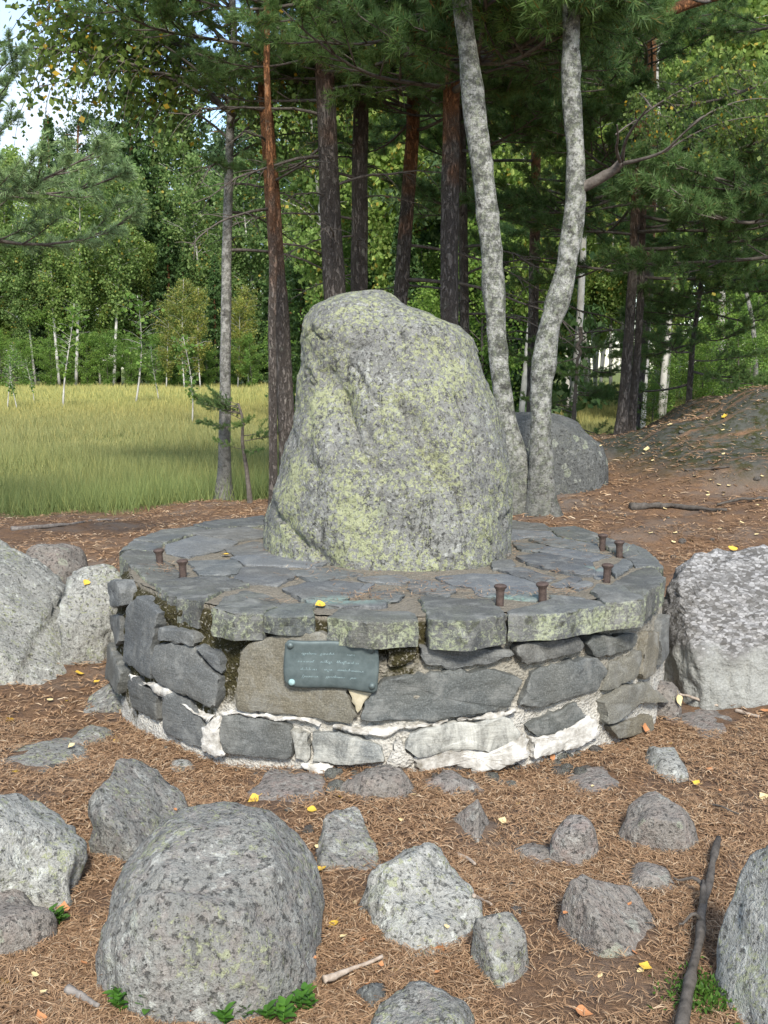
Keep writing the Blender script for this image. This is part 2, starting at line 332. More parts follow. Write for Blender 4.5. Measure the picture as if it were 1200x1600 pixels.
MAT = dict(
    boulder=mat_gneiss('lichened_gneiss', dark=(0.11, 0.11, 0.105), light=(0.26, 0.26, 0.24), lich=1.12, white=0.55, seed=1.0, crack=0.9, strk=0.4),
    rock=mat_gneiss('grey_gneiss', dark=(0.115, 0.114, 0.104), light=(0.285, 0.28, 0.255), lich=0.48, white=0.5, seed=2.0, pink=0.12, crack=0.3),
    rock_lich=mat_gneiss('crusted_gneiss', dark=(0.17, 0.168, 0.155), light=(0.43, 0.425, 0.385), lich=0.55, white=1.0, seed=5.0, crack=0.35),
    rock_pink=mat_gneiss('pinkish_granite', dark=(0.12, 0.11, 0.10), light=(0.31, 0.28, 0.25), lich=0.05, white=0.4, pink=0.25, seed=3.0, crack=0.2),
    rock_brown=mat_gneiss('brownish_granite', dark=(0.135, 0.12, 0.105), light=(0.27, 0.245, 0.215), lich=0.1, white=0.35, pink=0.12, seed=4.0, crack=0.2),
    rock_dark=mat_gneiss('dark_gneiss', dark=(0.06, 0.062, 0.06), light=(0.15, 0.155, 0.148), lich=0.1, white=0.2, seed=7.0),
    slate=mat_slate('slate'), slate_lich=mat_slate('slate_lichened', lich=0.85), slate_brown=mat_slate('slate_brown', (0.10, 0.098, 0.085), (0.19, 0.18, 0.15), brown=0.45),
    slate_top=mat_slate('slate_worn_top', (0.078, 0.085, 0.092), (0.155, 0.162, 0.168)),
    slate_wash=mat_slate('slate_limewashed', (0.12, 0.125, 0.12), (0.22, 0.22, 0.20), wash=0.75, brown=0.2),
    cream=mat_simple('cream_stone', (0.36, 0.31, 0.20), (0.55, 0.50, 0.38), 14),
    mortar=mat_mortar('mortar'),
    lime=mat_simple('white_lime_mortar', (0.20, 0.18, 0.145), (0.74, 0.72, 0.67), 16, 0.95, 1.0, 0.012, 0.1),
    iron=mat_simple('rusty_iron', (0.05, 0.035, 0.03), (0.12, 0.085, 0.07), 60, 0.7, 0.6, 0.002, 0.4, 0.3),
    pine_bark=mat_bark_pine('pine_bark'), pine_grey=mat_bark_pine('grey_pine_bark', 0.40, 0.62), pine_mid=mat_bark_pine('mixed_pine_bark', 0.29, 0.38),
    birch_bark=mat_bark_birch('birch_bark'),
    birch_old=mat_bark_birch('old_birch_bark', (0.39, 0.39, 0.36), (0.10, 0.103, 0.09), 0.55, 1.0, 0.9),
    birch_mid=mat_bark_birch('spotted_birch_bark', (0.40, 0.39, 0.36), (0.15, 0.145, 0.13), 0.2, 0.9, 2.0),
    birch_far=mat_simple('far_birch_bark', (0.26, 0.25, 0.22), (0.58, 0.56, 0.52), 3, 0.8, 0.2),
    twig=mat_simple('twig_bark', (0.055, 0.045, 0.038), (0.16, 0.14, 0.12), 25, 0.9, 0.6),
    deadwood=mat_simple('dead_wood', (0.04, 0.035, 0.03), (0.13, 0.115, 0.10), 30, 0.9, 0.8, 0.006, 0.2, 0, (1, 1, 1)),
    palewood=mat_simple('pale_dry_wood', (0.25, 0.19, 0.14), (0.48, 0.41, 0.34), 40, 0.9, 0.6),
    rootwood=mat_simple('root_bark', (0.10, 0.085, 0.075), (0.30, 0.27, 0.24), 30, 0.9, 0.8, 0.008),
    needles=mat_foliage('pine_needles', [(0.075, 0.145, 0.045), (0.12, 0.215, 0.07), (0.175, 0.28, 0.095), (0.215, 0.31, 0.125)], 0.55, 0.5, 0.6, 0.03, (0.30, 0.17, 0.05)),
    needles_blue=mat_foliage('pale_pine_needles', [(0.12, 0.20, 0.085), (0.20, 0.30, 0.13), (0.28, 0.38, 0.19)], 0.3, 0.5, 0.3),
    birch_leaf=mat_foliage('birch_leaves', [(0.07, 0.125, 0.03), (0.12, 0.19, 0.045), (0.17, 0.23, 0.06)], 0.45, 0.55, 0.5, 0.06),
    f_birch=mat_foliage('far_birch_leaves', [(0.12, 0.20, 0.055), (0.19, 0.295, 0.085), (0.28, 0.37, 0.13)], 0.5, 0.6, 0.8, 0.03, (0.40, 0.33, 0.06)),
    f_yellow=mat_foliage('yellowing_leaves', [(0.14, 0.20, 0.045), (0.23, 0.27, 0.065), (0.34, 0.31, 0.075)], 0.45, 0.6, 0.5),
    f_bright=mat_foliage('sunlit_birch_leaves', [(0.14, 0.23, 0.05), (0.23, 0.345, 0.085), (0.34, 0.43, 0.13)], 0.5, 0.6, 0.6, 0.05, (0.5, 0.4, 0.08)),
    f_spruce=mat_foliage('spruce_needles', [(0.04, 0.085, 0.025), (0.075, 0.14, 0.04), (0.115, 0.19, 0.055)], 0.35, 0.6, 0.7),
    f_pine=mat_foliage('far_pine_needles', [(0.045, 0.085, 0.035), (0.075, 0.13, 0.055), (0.11, 0.17, 0.07)], 0.3, 0.6, 0.6),
    f_bush=mat_foliage('bush_leaves', [(0.09, 0.18, 0.035), (0.155, 0.275, 0.055), (0.24, 0.35, 0.08)], 0.45, 0.55, 0.5),
    green_leaf=mat_foliage('lingonberry_leaves', [(0.045, 0.13, 0.02), (0.085, 0.20, 0.03)], 0.25, 0.35, 0.6),
    fern=mat_foliage('fresh_moss', [(0.045, 0.11, 0.015), (0.09, 0.18, 0.025)], 0.3, 0.6, 0.2),
    leaf_yellow=mat_simple('yellow_fallen_leaf', (0.55, 0.33, 0.035), (0.70, 0.48, 0.08), 60, 0.6, 0.3, 0.002),
    leaf_pale=mat_simple('pale_fallen_leaf', (0.55, 0.42, 0.20), (0.72, 0.60, 0.33), 60, 0.6, 0.3, 0.002),
    leaf_orange=mat_simple('brown_fallen_leaf', (0.34, 0.13, 0.05), (0.55, 0.27, 0.12), 60, 0.6, 0.3, 0.002),
)
# ------------------------------------------------------------------ ground
GP = np.array([
 (0,1.0,0),(0,2.5,0),(-2,2.5,0),(2,2.5,0),(-2,4,0),(2,4,0.0),(-2.2,5.5,0),(2.2,5.2,0.0),(-2.5,7,.0),(-2.5,8,0),(-3,10.5,-.03),(-3.3,12.3,-.10),
 (-1.5,8,.05),(-1.6,10,.05),(-1.2,12.5,-.02),(-.7,8,.22),(0.3,7.6,.35),(0.6,8.5,.40),(1.2,8.5,.43),(1.9,7.2,.30),(2.3,8.2,.42),(3.0,8.8,.5),(2.4,6.6,.22),(3.2,6.2,.22),(3.4,7.4,.36),(4.6,7,.45),
 (1.6,10,.50),(2.1,10.6,.62),(2.4,11,.78),(3,11,1.08),(3.9,11,1.36),(5,11.2,1.55),(6.5,12,1.6),(3.5,9.6,.80),(4.4,9.4,.95),(4.6,8.4,.7),
 (2.6,12.6,.70),(2.9,14,.68),(2.6,15.5,.55),(1.9,13,.50),(0.8,12,.30),(0,14,.15),(4.5,14,1.2),(6.5,15,1.2),(3.5,17,.45),(2,18,.2),(0,17,0),(-1,15,-.08),
 (-2,14.5,-.15),(-5,14,-.15),(-8,12,-.1),(-6,8,0),(-6,4,0.1),(-5,0,0),(5,3,.1),(6,0,.1),(0,-6,0.1),(3,22,-.1),(0,21,-.12),(8,20,.5),(6,24,0),(9,26,.0),
 (-10,20,-.15),(-3,20,-.15),(5,32,-.15),(0,30,-.15),(14,30,.1),(20,45,.2),(-20,40,-.15),(0,45,-.15),(12,50,-.1),(-40,80,-.15),(0,80,-.1),(30,70,.1)], float)
def ground(x, y):
    x = np.asarray(x, float); y = np.asarray(y, float); sh = np.broadcast(x, y).shape
    x = np.broadcast_to(x, sh).ravel(); y = np.broadcast_to(y, sh).ravel(); out = np.empty(x.size)
    for s in range(0, x.size, 20000):
        xx, yy = x[s:s + 20000], y[s:s + 20000]
        sc = 1.0 / (0.30 + 0.075 * np.maximum(np.abs(yy), 2.0))
        d2 = ((xx[:, None] - GP[None, :, 0]) * sc[:, None]) ** 2 + ((yy[:, None] - GP[None, :, 1]) * sc[:, None]) ** 2
        w = 1.0 / (d2 + 0.12) ** 2.2
        out[s:s + 20000] = (w @ GP[:, 2]) / w.sum(1)
    far = np.clip((y - 60) / 40, 0, 1); out = out * (1 - far) + far * -0.12
    near = np.clip(1 - (np.hypot(x, y - 5) - 10) / 6, 0, 1)
    P = np.stack([x, y, 0 * x], 1)
    out = out + near * (0.022 * fbm(P, 1.7, 4, 11) + 0.010 * fbm(P, 8, 3, 12))
    rr = np.hypot(x - 0.03, y - 5.6)
    out = out - 0.04 * np.exp(-((rr - 1.5) / 0.35) ** 2) * (y < 5.6)
    return out.reshape(sh)
def gz(x, y): return float(ground(np.array([x]), np.array([y]))[0])
def meadow_edge(x):
    return np.where(x < 0.2, 12.75 + 0.22 * (x + 3), 19.5) + 0.25 * np.sin(x * 2.3) + 0.15 * np.sin(x * 5.1 + 1)

def axis(lo, hi, a, b, d, g=1.18):
    mid = list(np.arange(a, b, d)); l = []; st = d; p = a
    while p > lo: st *= g; p -= st; l.append(p)
    r = []; st = d; p = mid[-1]
    while p < hi: st *= g; p += st; r.append(p)
    return np.array(l[::-1] + mid + r)
gx = axis(-260, 260, -4.6, 5.0, 0.045); gy = axis(-60, 420, 2.0, 14.5, 0.045)
X, Y = np.meshgrid(gx, gy); Z = ground(X, Y)
nxv, nyv = len(gx), len(gy)
V = np.stack([X, Y, Z], -1).reshape(-1, 3)
ii = np.arange(nyv - 1)[:, None] * nxv + np.arange(nxv - 1)[None]
Q = np.stack([ii, ii + 1, ii + nxv + 1, ii + nxv], -1).reshape(-1, 4)
gg = Geo(); gg.add(V, Q)

def mat_ground():
    m = M('needle_litter', 0.95, 0.1); w = m.geom('Position'); md = m.attr('meadow'); rk = m.attr('rocky')
    v = m.mapping(scale=(1, 1, 0.2), vec=w)
    a = m.noise(1.6, 5, 0.6, v); b = m.noise(9, 6, 0.7, v); f1 = m.noise(1, 4, 0.75, m.mapping(scale=(180, 38, 1), rot=(0, 0, 0.5), vec=w)); f2 = m.noise(1, 4, 0.75, m.mapping(scale=(42, 190, 1), rot=(0, 0, 0.35), vec=w))
    f = m.math('MAXIMUM', f1, f2)
    c = m.ramp(f, [(0.38, (0.10, 0.06, 0.038)), (0.55, (0.235, 0.14, 0.080)), (0.72, (0.38, 0.245, 0.145))])
    c = m.mix(m.thr(b, 0.42, 0.66), c, (0.145, 0.098, 0.072))
    c = m.mix(m.math('MULTIPLY', m.thr(a, 0.50, 0.66), 0.55), c, m.mix(b, (0.13, 0.11, 0.09), (0.27, 0.24, 0.21)))
    # bare bedrock with lichen and moss on the knoll
    rn = m.math('MULTIPLY', rk, m.thr(m.noise(1, 7, 0.7, m.mapping(scale=(0.9, 3.2, 1), rot=(0, 0, -0.5), vec=w)), 0.38, 0.46))
    rc = m.mix(m.noise(26, 6, 0.7, w), (0.035, 0.037, 0.028), (0.155, 0.155, 0.135)); rc = m.mix(m.thr(m.noise(7, 6, 0.75, w), 0.46, 0.56), rc, (0.05, 0.055, 0.024))
    c = m.mix(rn, c, rc)
    mc = m.mix(b, (0.07, 0.10, 0.028), (0.18, 0.19, 0.06))
    c = m.mix(md, c, mc)
    nb = m.bump(m.math('ADD', f, m.math('MULTIPLY', b, 1.0)), 0.9, 0.02)
    return m.done(c, nb)
gme = gg.mesh('ground', mat_ground())
ew = meadow_edge(V[:, 0])
mdw = np.clip((V[:, 1] - ew) / 0.5 + 0.5 + 0.5 * fbm(V * [1, 1, 0], 2.5, 3, 3), 0, 1)
rocky = np.clip((V[:, 2] - 0.56) / 0.2, 0, 1) * np.clip((V[:, 0] - 1.9) / 0.4, 0, 1) * np.clip((16 - V[:, 1]) / 2, 0, 1)
for nm, arr in (('meadow', mdw), ('rocky', rocky)):
    at = gme.attributes.new(nm, 'FLOAT', 'POINT'); at.data.foreach_set('value', arr.astype(np.float32))
obj('ground', gme, kind='structure')

# ------------------------------------------------------------------ rocks
def ico(sub):
    bm = bmesh.new(); bmesh.ops.create_icosphere(bm, subdivisions=sub, radius=1.0)
    V = np.array([v.co[:] for v in bm.verts]); T = np.array([[v.index for v in f.verts] for f in bm.faces]); bm.free()
    return V, T
ICO = {k: ico(k) for k in (2, 3, 4, 5, 6)}
FOOT = []          # ground areas taken by rocks: (x, y, rx, ry)
def rock_mesh(name, r, mat, seed=0, sub=5, box=0.8, cuts=8, cutd=(0.70, 0.95), rough=0.05, planes=(), ledges=(), lump=0.16, yaw=None, crumble=0.0):
    V, T = ICO[sub]; rng = np.random.default_rng(seed); ya = rng.uniform(0, 6.28) if yaw is None else yaw; c_, s_ = math.cos(ya), math.sin(ya)
    Rz = np.array([[c_, -s_, 0], [s_, c_, 0], [0, 0, 1]]); W = V @ Rz
    P = (np.sign(W) * np.abs(W) ** box) @ Rz.T
    P = P * (1 + lump * fbm(V, 1.1, 2, seed + 3))[:, None]
    pl = [(nrm(np.array(n, float)), d) for n, d in planes]
    for _ in range(cuts):
        n = nrm(rng.normal(size=3) * [1, 1, 0.9]); pl.append((n, rng.uniform(*cutd) * np.max(P @ n)))
    for n, d in pl:
        e = P @ n - d; P = P - np.where(e > 0, e * 0.9, 0)[:, None] * n
    lo, hi = P.min(0), P.max(0); P[:, :2] = (P[:, :2] - (lo + hi)[:2] / 2) / ((hi - lo)[:2] / 2); P[:, 2] /= hi[2]
    P = P * np.array(r)
    nv = nrm(P / (np.array(r) ** 2)); L = float(np.mean(r))
    disp = rough * L * (fbm(P / L, 1.6, 3, seed) * 0.8 + fbm(P / L, 5, 4, seed + 9) * 0.4) + 0.0045 * fbm(P, 26, 4, seed + 5) * min(1, L / 0.15)
    rg = np.abs(fbm(P / L * [1, 1, 1.6], 2.1, 3, seed + 20)); disp -= rough * L * 0.6 * np.clip(0.08 - rg, 0, 1) / 0.08
    if crumble: disp += crumble * (fbm(P, 13, 3, seed + 41) + np.abs(fbm(P * [1, 1, 1.7], 22, 2, seed + 44)) - 0.3)
    for n, d, h in ledges:
        e = P @ nrm(np.array(n)) - d + 0.012 * fbm(P, 9, 3, seed + 31)
        disp += -h * np.exp(-(e / 0.012) ** 2) - h * 0.8 * np.clip(e / 0.02, 0, 1) * np.exp(-np.clip(e, 0, 9) / 0.16)
    P = P + nv * disp[:, None]
    g = Geo(); g.add(P, None, T); return g.mesh(name, mat)
def rock_px(name, x0, x1, yt, yb, mat, seed, label, cat='rock', depth=1.2, zb=None, group=None, tilt=(0, 0), sub=5, q=0.35, dist=None, foot=0.84, **kw):
    """rock from its box in the photo: front foot on the ground at yb, top silhouette at yt; q = how deep it is buried"""
    xm = (x0 + x1) / 2
    p = on_z(xm, yb, 0.0 if zb is None else zb)
    for _ in range(3): p = on_z(xm, yb, gz(p[0], p[1]) if zb is None else zb)
    if dist: p = on_y(xm, yb, dist)
    base = p[2]; d0 = p[1]; W = (x1 - x0) / FPX * d0 * 1.02
    for _ in range(3):
        dp = depth * W; dc = d0 + dp * 0.5; W = (x1 - x0) / FPX * dc
    top = max(0.012, on_y(xm, yt, dc + dp * 0.18)[2] - base)
    sh = 1 / math.sqrt(1 - (q / (1 + q)) ** 2)
    c = np.array([on_y(xm, yb, dc)[0], dc, base - q * top]); r = np.array([W / 2 * sh, dp / 2 * sh, top * (1 + q)])
    o = obj(name, rock_mesh(name, r, mat, seed, sub, **kw), None, c, (tilt[0], tilt[1], 0), 1.0, label, cat, group)
    FOOT.append((c[0], c[1], W / 2 * foot, dp / 2 * foot)); return o

ROCKS = [
 # name,x0,x1,yt,yb,mat,seed,label,kw
 ('boulder', 160, 520, 1258, 1604, 'rock', 3, 'big rounded grey boulder with yellow-green lichen in the foreground', dict(depth=1.2, sub=6, box=0.72, cuts=0, rough=0.035, lump=0.04, q=0.25, yaw=0.0, planes=[((0.12, -0.25, 0.97), 1.0), ((0.6, 0.1, 0.75), 1.08)], ledges=[((0.15, 0.75, 0.45), -0.02, 0.014)])),
 ('rock', -150, 138, 1236, 1450, 'rock_lich', 21, 'wide pale grey rock cut by the left edge, beside the big boulder', dict(depth=0.9, box=0.75, cuts=9, rough=0.07, q=0.2)),
 ('rock', -120, 92, 1400, 1500, 'rock_brown', 22, 'low dark brown rock tucked below the pale left-edge rock', dict(depth=0.7, sub=4, q=0.8)),
 ('rock', 150, 296, 1194, 1350, 'rock', 23, 'low sloping grey rock tucked behind the left of the big foreground boulder', dict(depth=1.7, box=0.6, cuts=4, rough=0.09, lump=0.08, planes=[((0.40, -0.05, 0.9), 0.50)])),
 ('rock', 482, 592, 1278, 1366, 'rock', 24, 'flat-topped wedge of grey-green rock right of the big boulder', dict(depth=1.5, box=0.6, cuts=7, rough=0.04, planes=[((0.1, -0.25, 0.95), 0.5), ((0, -0.9, 0.2), 0.7)], q=0.8)),
 ('rock', 568, 740, 1320, 1502, 'rock_lich', 25, 'rough crumbly grey rock in the middle of the foreground', dict(depth=1.6, box=0.8, cuts=14, rough=0.12, q=0.7, planes=[((0.1, -0.4, 0.9), 0.6)])),
 ('rock', 692, 784, 1246, 1318, 'rock_brown', 26, 'small pyramid-shaped rock with a brown-grey lit face', dict(depth=1.0, box=0.9, cuts=1, sub=4, rough=0.03, lump=0.05, planes=[((0.85, -0.3, 0.45), 0.36), ((-0.62, -0.35, 0.70), 0.40), ((0.1, 0.8, 0.5), 0.45)], q=0.15)),
 ('rock', 852, 938, 1268, 1360, 'rock_pink', 27, 'round pinkish granite cobble speckled with white', dict(depth=1.1, box=0.9, cuts=12, sub=4, rough=0.06, cutd=(0.78, 0.95))),
 ('rock', 966, 1094, 1248, 1340, 'rock_brown', 28, 'smooth brown-grey cobble, tilted, right of the round pinkish one', dict(depth=0.95, box=0.85, cuts=5, sub=5, rough=0.035, tilt=(0, -0.12), planes=[((-0.3, -0.9, 0.1), 0.68), ((0.1, -0.1, 0.98), 0.78)])),
 ('rock', 866, 1042, 1374, 1500, 'rock_brown', 29, 'flat wedge-shaped brown-grey rock left of the dead branch', dict(depth=1.05, box=0.75, cuts=5, rough=0.035, tilt=(0, 0.16), planes=[((0.32, -0.28, 0.9), 0.44), ((0.05, -0.97, 0.15), 0.72), ((-0.85, -0.45, 0.15), 0.72)], q=0.4)),
 ('rock', 733, 832, 1430, 1546, 'rock', 30, 'angular faceted grey stone standing on edge in the foreground', dict(depth=1.0, box=0.6, cuts=3, sub=4, rough=0.025, lump=0.05, yaw=0.5, planes=[((0.15, -0.45, 0.88), 0.62), ((-0.9, -0.45, 0.1), 0.66), ((0.75, -0.6, 0.3), 0.72)], q=0.3)),
 ('rock', 572, 750, 1545, 1690, 'rock', 31, 'grey rock cut by the bottom edge, right of the big boulder', dict(depth=1.2, box=0.8, cuts=9, rough=0.06)),
 ('rock', 553, 612, 1530, 1578, 'rock_dark', 32, 'small grey stone leaning on the rock at the bottom edge', dict(depth=1.0, sub=4, cuts=8)),
 ('rock', 1004, 1072, 1164, 1222, 'rock_lich', 33, 'small elongated white-flecked stone right of the plinth front', dict(depth=2.2, sub=4, cuts=9, rough=0.08, q=0.6)),
 ('rock', 882, 972, 1204, 1246, 'rock_pink', 34, 'flat pinkish rock barely showing through the needles', dict(depth=1.5, sub=4, cuts=8, q=2.0, rough=0.03)),
 ('rock', 1028, 1170, 1110, 1152, 'rock_pink', 35, 'flat purplish slab of bedrock right of the plinth foot', dict(depth=1.2, sub=4, cuts=8, q=2.5, rough=0.03)),
 ('rock', 985, 1066, 1060, 1122, 'rock_brown', 36, 'brown stone wedged between plinth and white-topped boulder', dict(depth=1.0, sub=4, cuts=9, rough=0.06)),
 ('rock', 405, 500, 1214, 1254, 'rock_pink', 37, 'flat pink-grey rock buried in needles before the plinth', dict(depth=1.4, sub=4, cuts=8, q=2.5, rough=0.03)),
 ('rock', 6, 128, 1168, 1216, 'rock', 38, 'flat grey bedrock patch near the left edge, ringed by leaves', dict(depth=1.4, sub=4, cuts=8, q=3.0, rough=0.03)),
 ('rock', 262, 304, 1188, 1206, 'rock_lich', 39, 'small white chip of stone left before the plinth', dict(depth=1.2, sub=3, cuts=7, q=1.0)),
 ('rock', 104, 166, 1134, 1166, 'rock', 46, 'small flat grey stone in the litter left of the plinth', dict(depth=1.5, sub=3, cuts=7, q=2.0, rough=0.03)),
 ('rock', 132, 216, 1066, 1114, 'rock', 40, 'low grey stone at the left foot of the plinth', dict(depth=1.2, sub=4, cuts=9, q=0.8)),
 ('rock', 536, 650, 1198, 1252, 'rock_brown', 41, 'crumbled low brown rock at the middle of the plinth foot', dict(depth=0.8, sub=4, cuts=12, rough=0.14, q=1.0)),
 ('rock', 650, 750, 1206, 1242, 'rock_pink', 42, 'pinkish rubble rock at the plinth foot under white mortar', dict(depth=0.8, sub=4, cuts=12, rough=0.14, q=1.0)),
 ('rock', 800, 880, 1318, 1352, 'rock_brown', 44, 'small half-buried stone left of the round pinkish cobble', dict(depth=1.0, sub=3, cuts=6, q=1.5)),
 ('rock', 968, 1062, 1352, 1402, 'rock_brown', 45, 'dark sunken stone between the tilted cobble and the wedge', dict(depth=1.1, sub=4, cuts=6, q=1.5)),
 ('boulder', 1108, 1340, 1280, 1720, 'rock_lich', 47, 'tall light grey boulder cut by the right edge in the foreground', dict(depth=1.9, sub=5, box=0.85, cuts=6, rough=0.04, planes=[((-0.55, -0.28, 0.8), 0.66)])),
 ('boulder', -330, 178, 800, 1082, 'rock_lich', 51, 'large pale lichen-crusted outcrop at the left edge beside the plinth', dict(depth=0.8, sub=6, box=0.7, cuts=7, rough=0.045, lump=0.12, q=0.15, foot=0.68, yaw=0.1, crumble=0.008, planes=[((0.52, -0.10, 0.85), 0.62), ((-0.05, -0.93, 0.36), 0.80)], ledges=[((0.80, -0.1, 0.4), 0.36, 0.04), ((0.9, 0.1, -0.3), 0.45, 0.03)])),
 ('boulder', 92, 212, 886, 1044, 'rock_lich', 52, 'lichen-covered rock wedged between left outcrop and plinth', dict(depth=1.5, sub=5, box=0.5, cuts=5, rough=0.10, q=0.2, lump=0.05, yaw=0.3, planes=[((0.1, -0.3, 0.95), 0.8)], ledges=[((0.1, -0.45, 0.85), 0.12, 0.06)])),
 ('rock', 44, 140, 846, 905, 'rock_brown', 53, 'low brownish rock on the needles behind the left outcrop', dict(depth=1.1, sub=4, cuts=6, dist=6.6)),
 ('boulder', 740, 944, 644, 794, 'rock_dark', 54, 'dark grey boulder standing behind the two leaning birches', dict(depth=0.8, sub=5, box=0.5, cuts=1, cutd=(0.9, 0.95), rough=0.05, q=0.2, yaw=0.2, lump=0.06, planes=[((0.30, -0.1, 0.95), 1.0), ((0.9, -0.2, -0.4), 0.85)], dist=9.3)),
 ('rock', 1180, 1235, 690, 716, 'rock_dark', 55, 'small dark stone on the needle slope at the right edge', dict(depth=1.0, sub=3, cuts=6, dist=10.2)),
]
for (nm, x0, x1, yt, yb, mt, sd, lab, kw) in ROCKS:
    rock_px(nm, x0, x1, yt, yb, MAT[mt], sd, lab, **kw)

# white-topped boulder right of the plinth, with its crumbly quartz crown and smooth grey foot
def mat_quartz():
    m = M('quartz_crowned_gneiss', 0.85, 0.25); z = m.sep(m.obj)[2]; y = m.sep(m.obj)[1]
    n = m.noise(6, 4, 0.6); st = m.mapping(scale=(1, 1, 2.5), rot=(0.2, 0.5, 0)); a = m.math('ADD', m.math('MULTIPLY', m.noise(24, 8, 0.82, st, 0.3), 0.85), m.math('MULTIPLY', m.vor(40, m.mapping(scale=(1, 1, 1.8))), 0.15)); b = m.noise(120, 4, 0.7)
    grey = m.mix(m.noise(7, 6, 0.7), (0.15, 0.152, 0.14), (0.37, 0.37, 0.34)); grey = m.mix(0.5, grey, m.ramp(b, [(0.3, 0.5), (0.7, 1.5)]), 'MULTIPLY')
    vq = m.t.nodes.new('ShaderNodeTexVoronoi'); vq.inputs['Scale'].default_value = 42; vm = m.mapping(scale=(1, 1.2, 1.9), rot=(0.3, 0.5, 0.2)); m.link(vm, vq.inputs['Vector']); cq = m.t.nodes.new('ShaderNodeSeparateColor'); m.link(vq.outputs['Color'], cq.inputs[0])
    a = m.math('ADD', m.math('MULTIPLY', a, 0.6), m.math('MULTIPLY', cq.outputs[0], 0.34)); ed = m.vor(42, vm, 'DISTANCE_TO_EDGE')
    wh = m.ramp(a, [(0.32, (0.15, 0.142, 0.13)), (0.44, (0.27, 0.262, 0.25)), (0.62, (0.50, 0.485, 0.47))])
    wh = m.mix(m.math('MULTIPLY', m.thr(ed, 0.10, 0.02), 0.55), wh, (0.10, 0.095, 0.085))
    up = m.thr(m.math('ADD', m.math('ADD', z, m.math('MULTIPLY', y, 0.25)), m.math('MULTIPLY', m.math('SUBTRACT', n, 0.5), 0.34)), 0.22, 0.30)
    c = m.mix(up, grey, wh)
    return m.done(c, m.bump(m.mix(up, m.noise(12, 5, 0.6), a), 1.0, 0.04))
qo = rock_px('boulder', 1022, 1330, 862, 1108, mat_quartz(), 61, 'boulder with a crumbly white crown and smooth grey foot, right of the plinth', depth=0.85, sub=6, box=0.55, cuts=3, rough=0.05, cutd=(0.9, 0.98), q=0.15, lump=0.05, yaw=0.1, crumble=0.016,
        planes=[((0.05, -0.97, 0.15), 0.80), ((-0.03, -0.38, 0.92), 0.74)], ledges=[((0, -0.35, 0.9), 0.17, 0.03)])

# ------------------------------------------------------------------ plinth
PC = np.array([0.03, 5.60]); ZT = 0.62; RT, RB = 1.375, 1.405
def Rw(z, th=0.0): return RB + (RT - RB) * np.clip(z / ZT, -0.2, 1) + 0.088 * np.clip(np.cos(th), 0, 1) ** 0.8
def on_wall(px, py):
    d = ray(px, py); o = np.array([0, 0, HC]); z = 0.3; th = math.atan2((px - 600) / FPX * 4.2, 1.2)
    for _ in range(8):
        R = float(Rw(z, th)); ox, oy = o[0] - PC[0], o[1] - PC[1]
        A = d[0] ** 2 + d[1] ** 2; B = ox * d[0] + oy * d[1]; Cc = ox * ox + oy * oy - R * R
        D = B * B - A * Cc; t = (-B - math.sqrt(max(D, 0))) / A; z = o[2] + t * d[2]; p = o + d * t; th = math.atan2(p[0] - PC[0], -(p[1] - PC[1]))
    return th, z
plinth = obj('stone_plinth', None, None, (PC[0], PC[1], 0), label='round drystone-look plinth of dark slate and white mortar carrying the tall boulder', cat='plinth')
PL0 = np.array([PC[0], PC[1], 0])
def outline(poly, step, rng, jit):
    poly = np.asarray(poly, float)
    a = 0.5 * np.sum(poly[:, 0] * np.roll(poly[:, 1], -1) - np.roll(poly[:, 0], -1) * poly[:, 1])
    if a < 0: poly = poly[::-1]
    pts = []
    for i in range(len(poly)):
        p, q = poly[i], poly[(i + 1) % len(poly)]; L = np.linalg.norm(q - p); k = max(1, int(round(L / step)))
        nn = np.array([(q - p)[1], -(q - p)[0]]) / max(L, 1e-6)
        for j in range(k):
            u = j / k; b = math.sin(math.pi * u) if k > 1 else 0
            pts.append(p + (q - p) * u + nn * rng.normal() * jit * (0.4 + 0.6 * b))
    pts = np.array(pts); return 0.7 * pts + 0.15 * (np.roll(pts, 1, 0) + np.roll(pts, -1, 0))
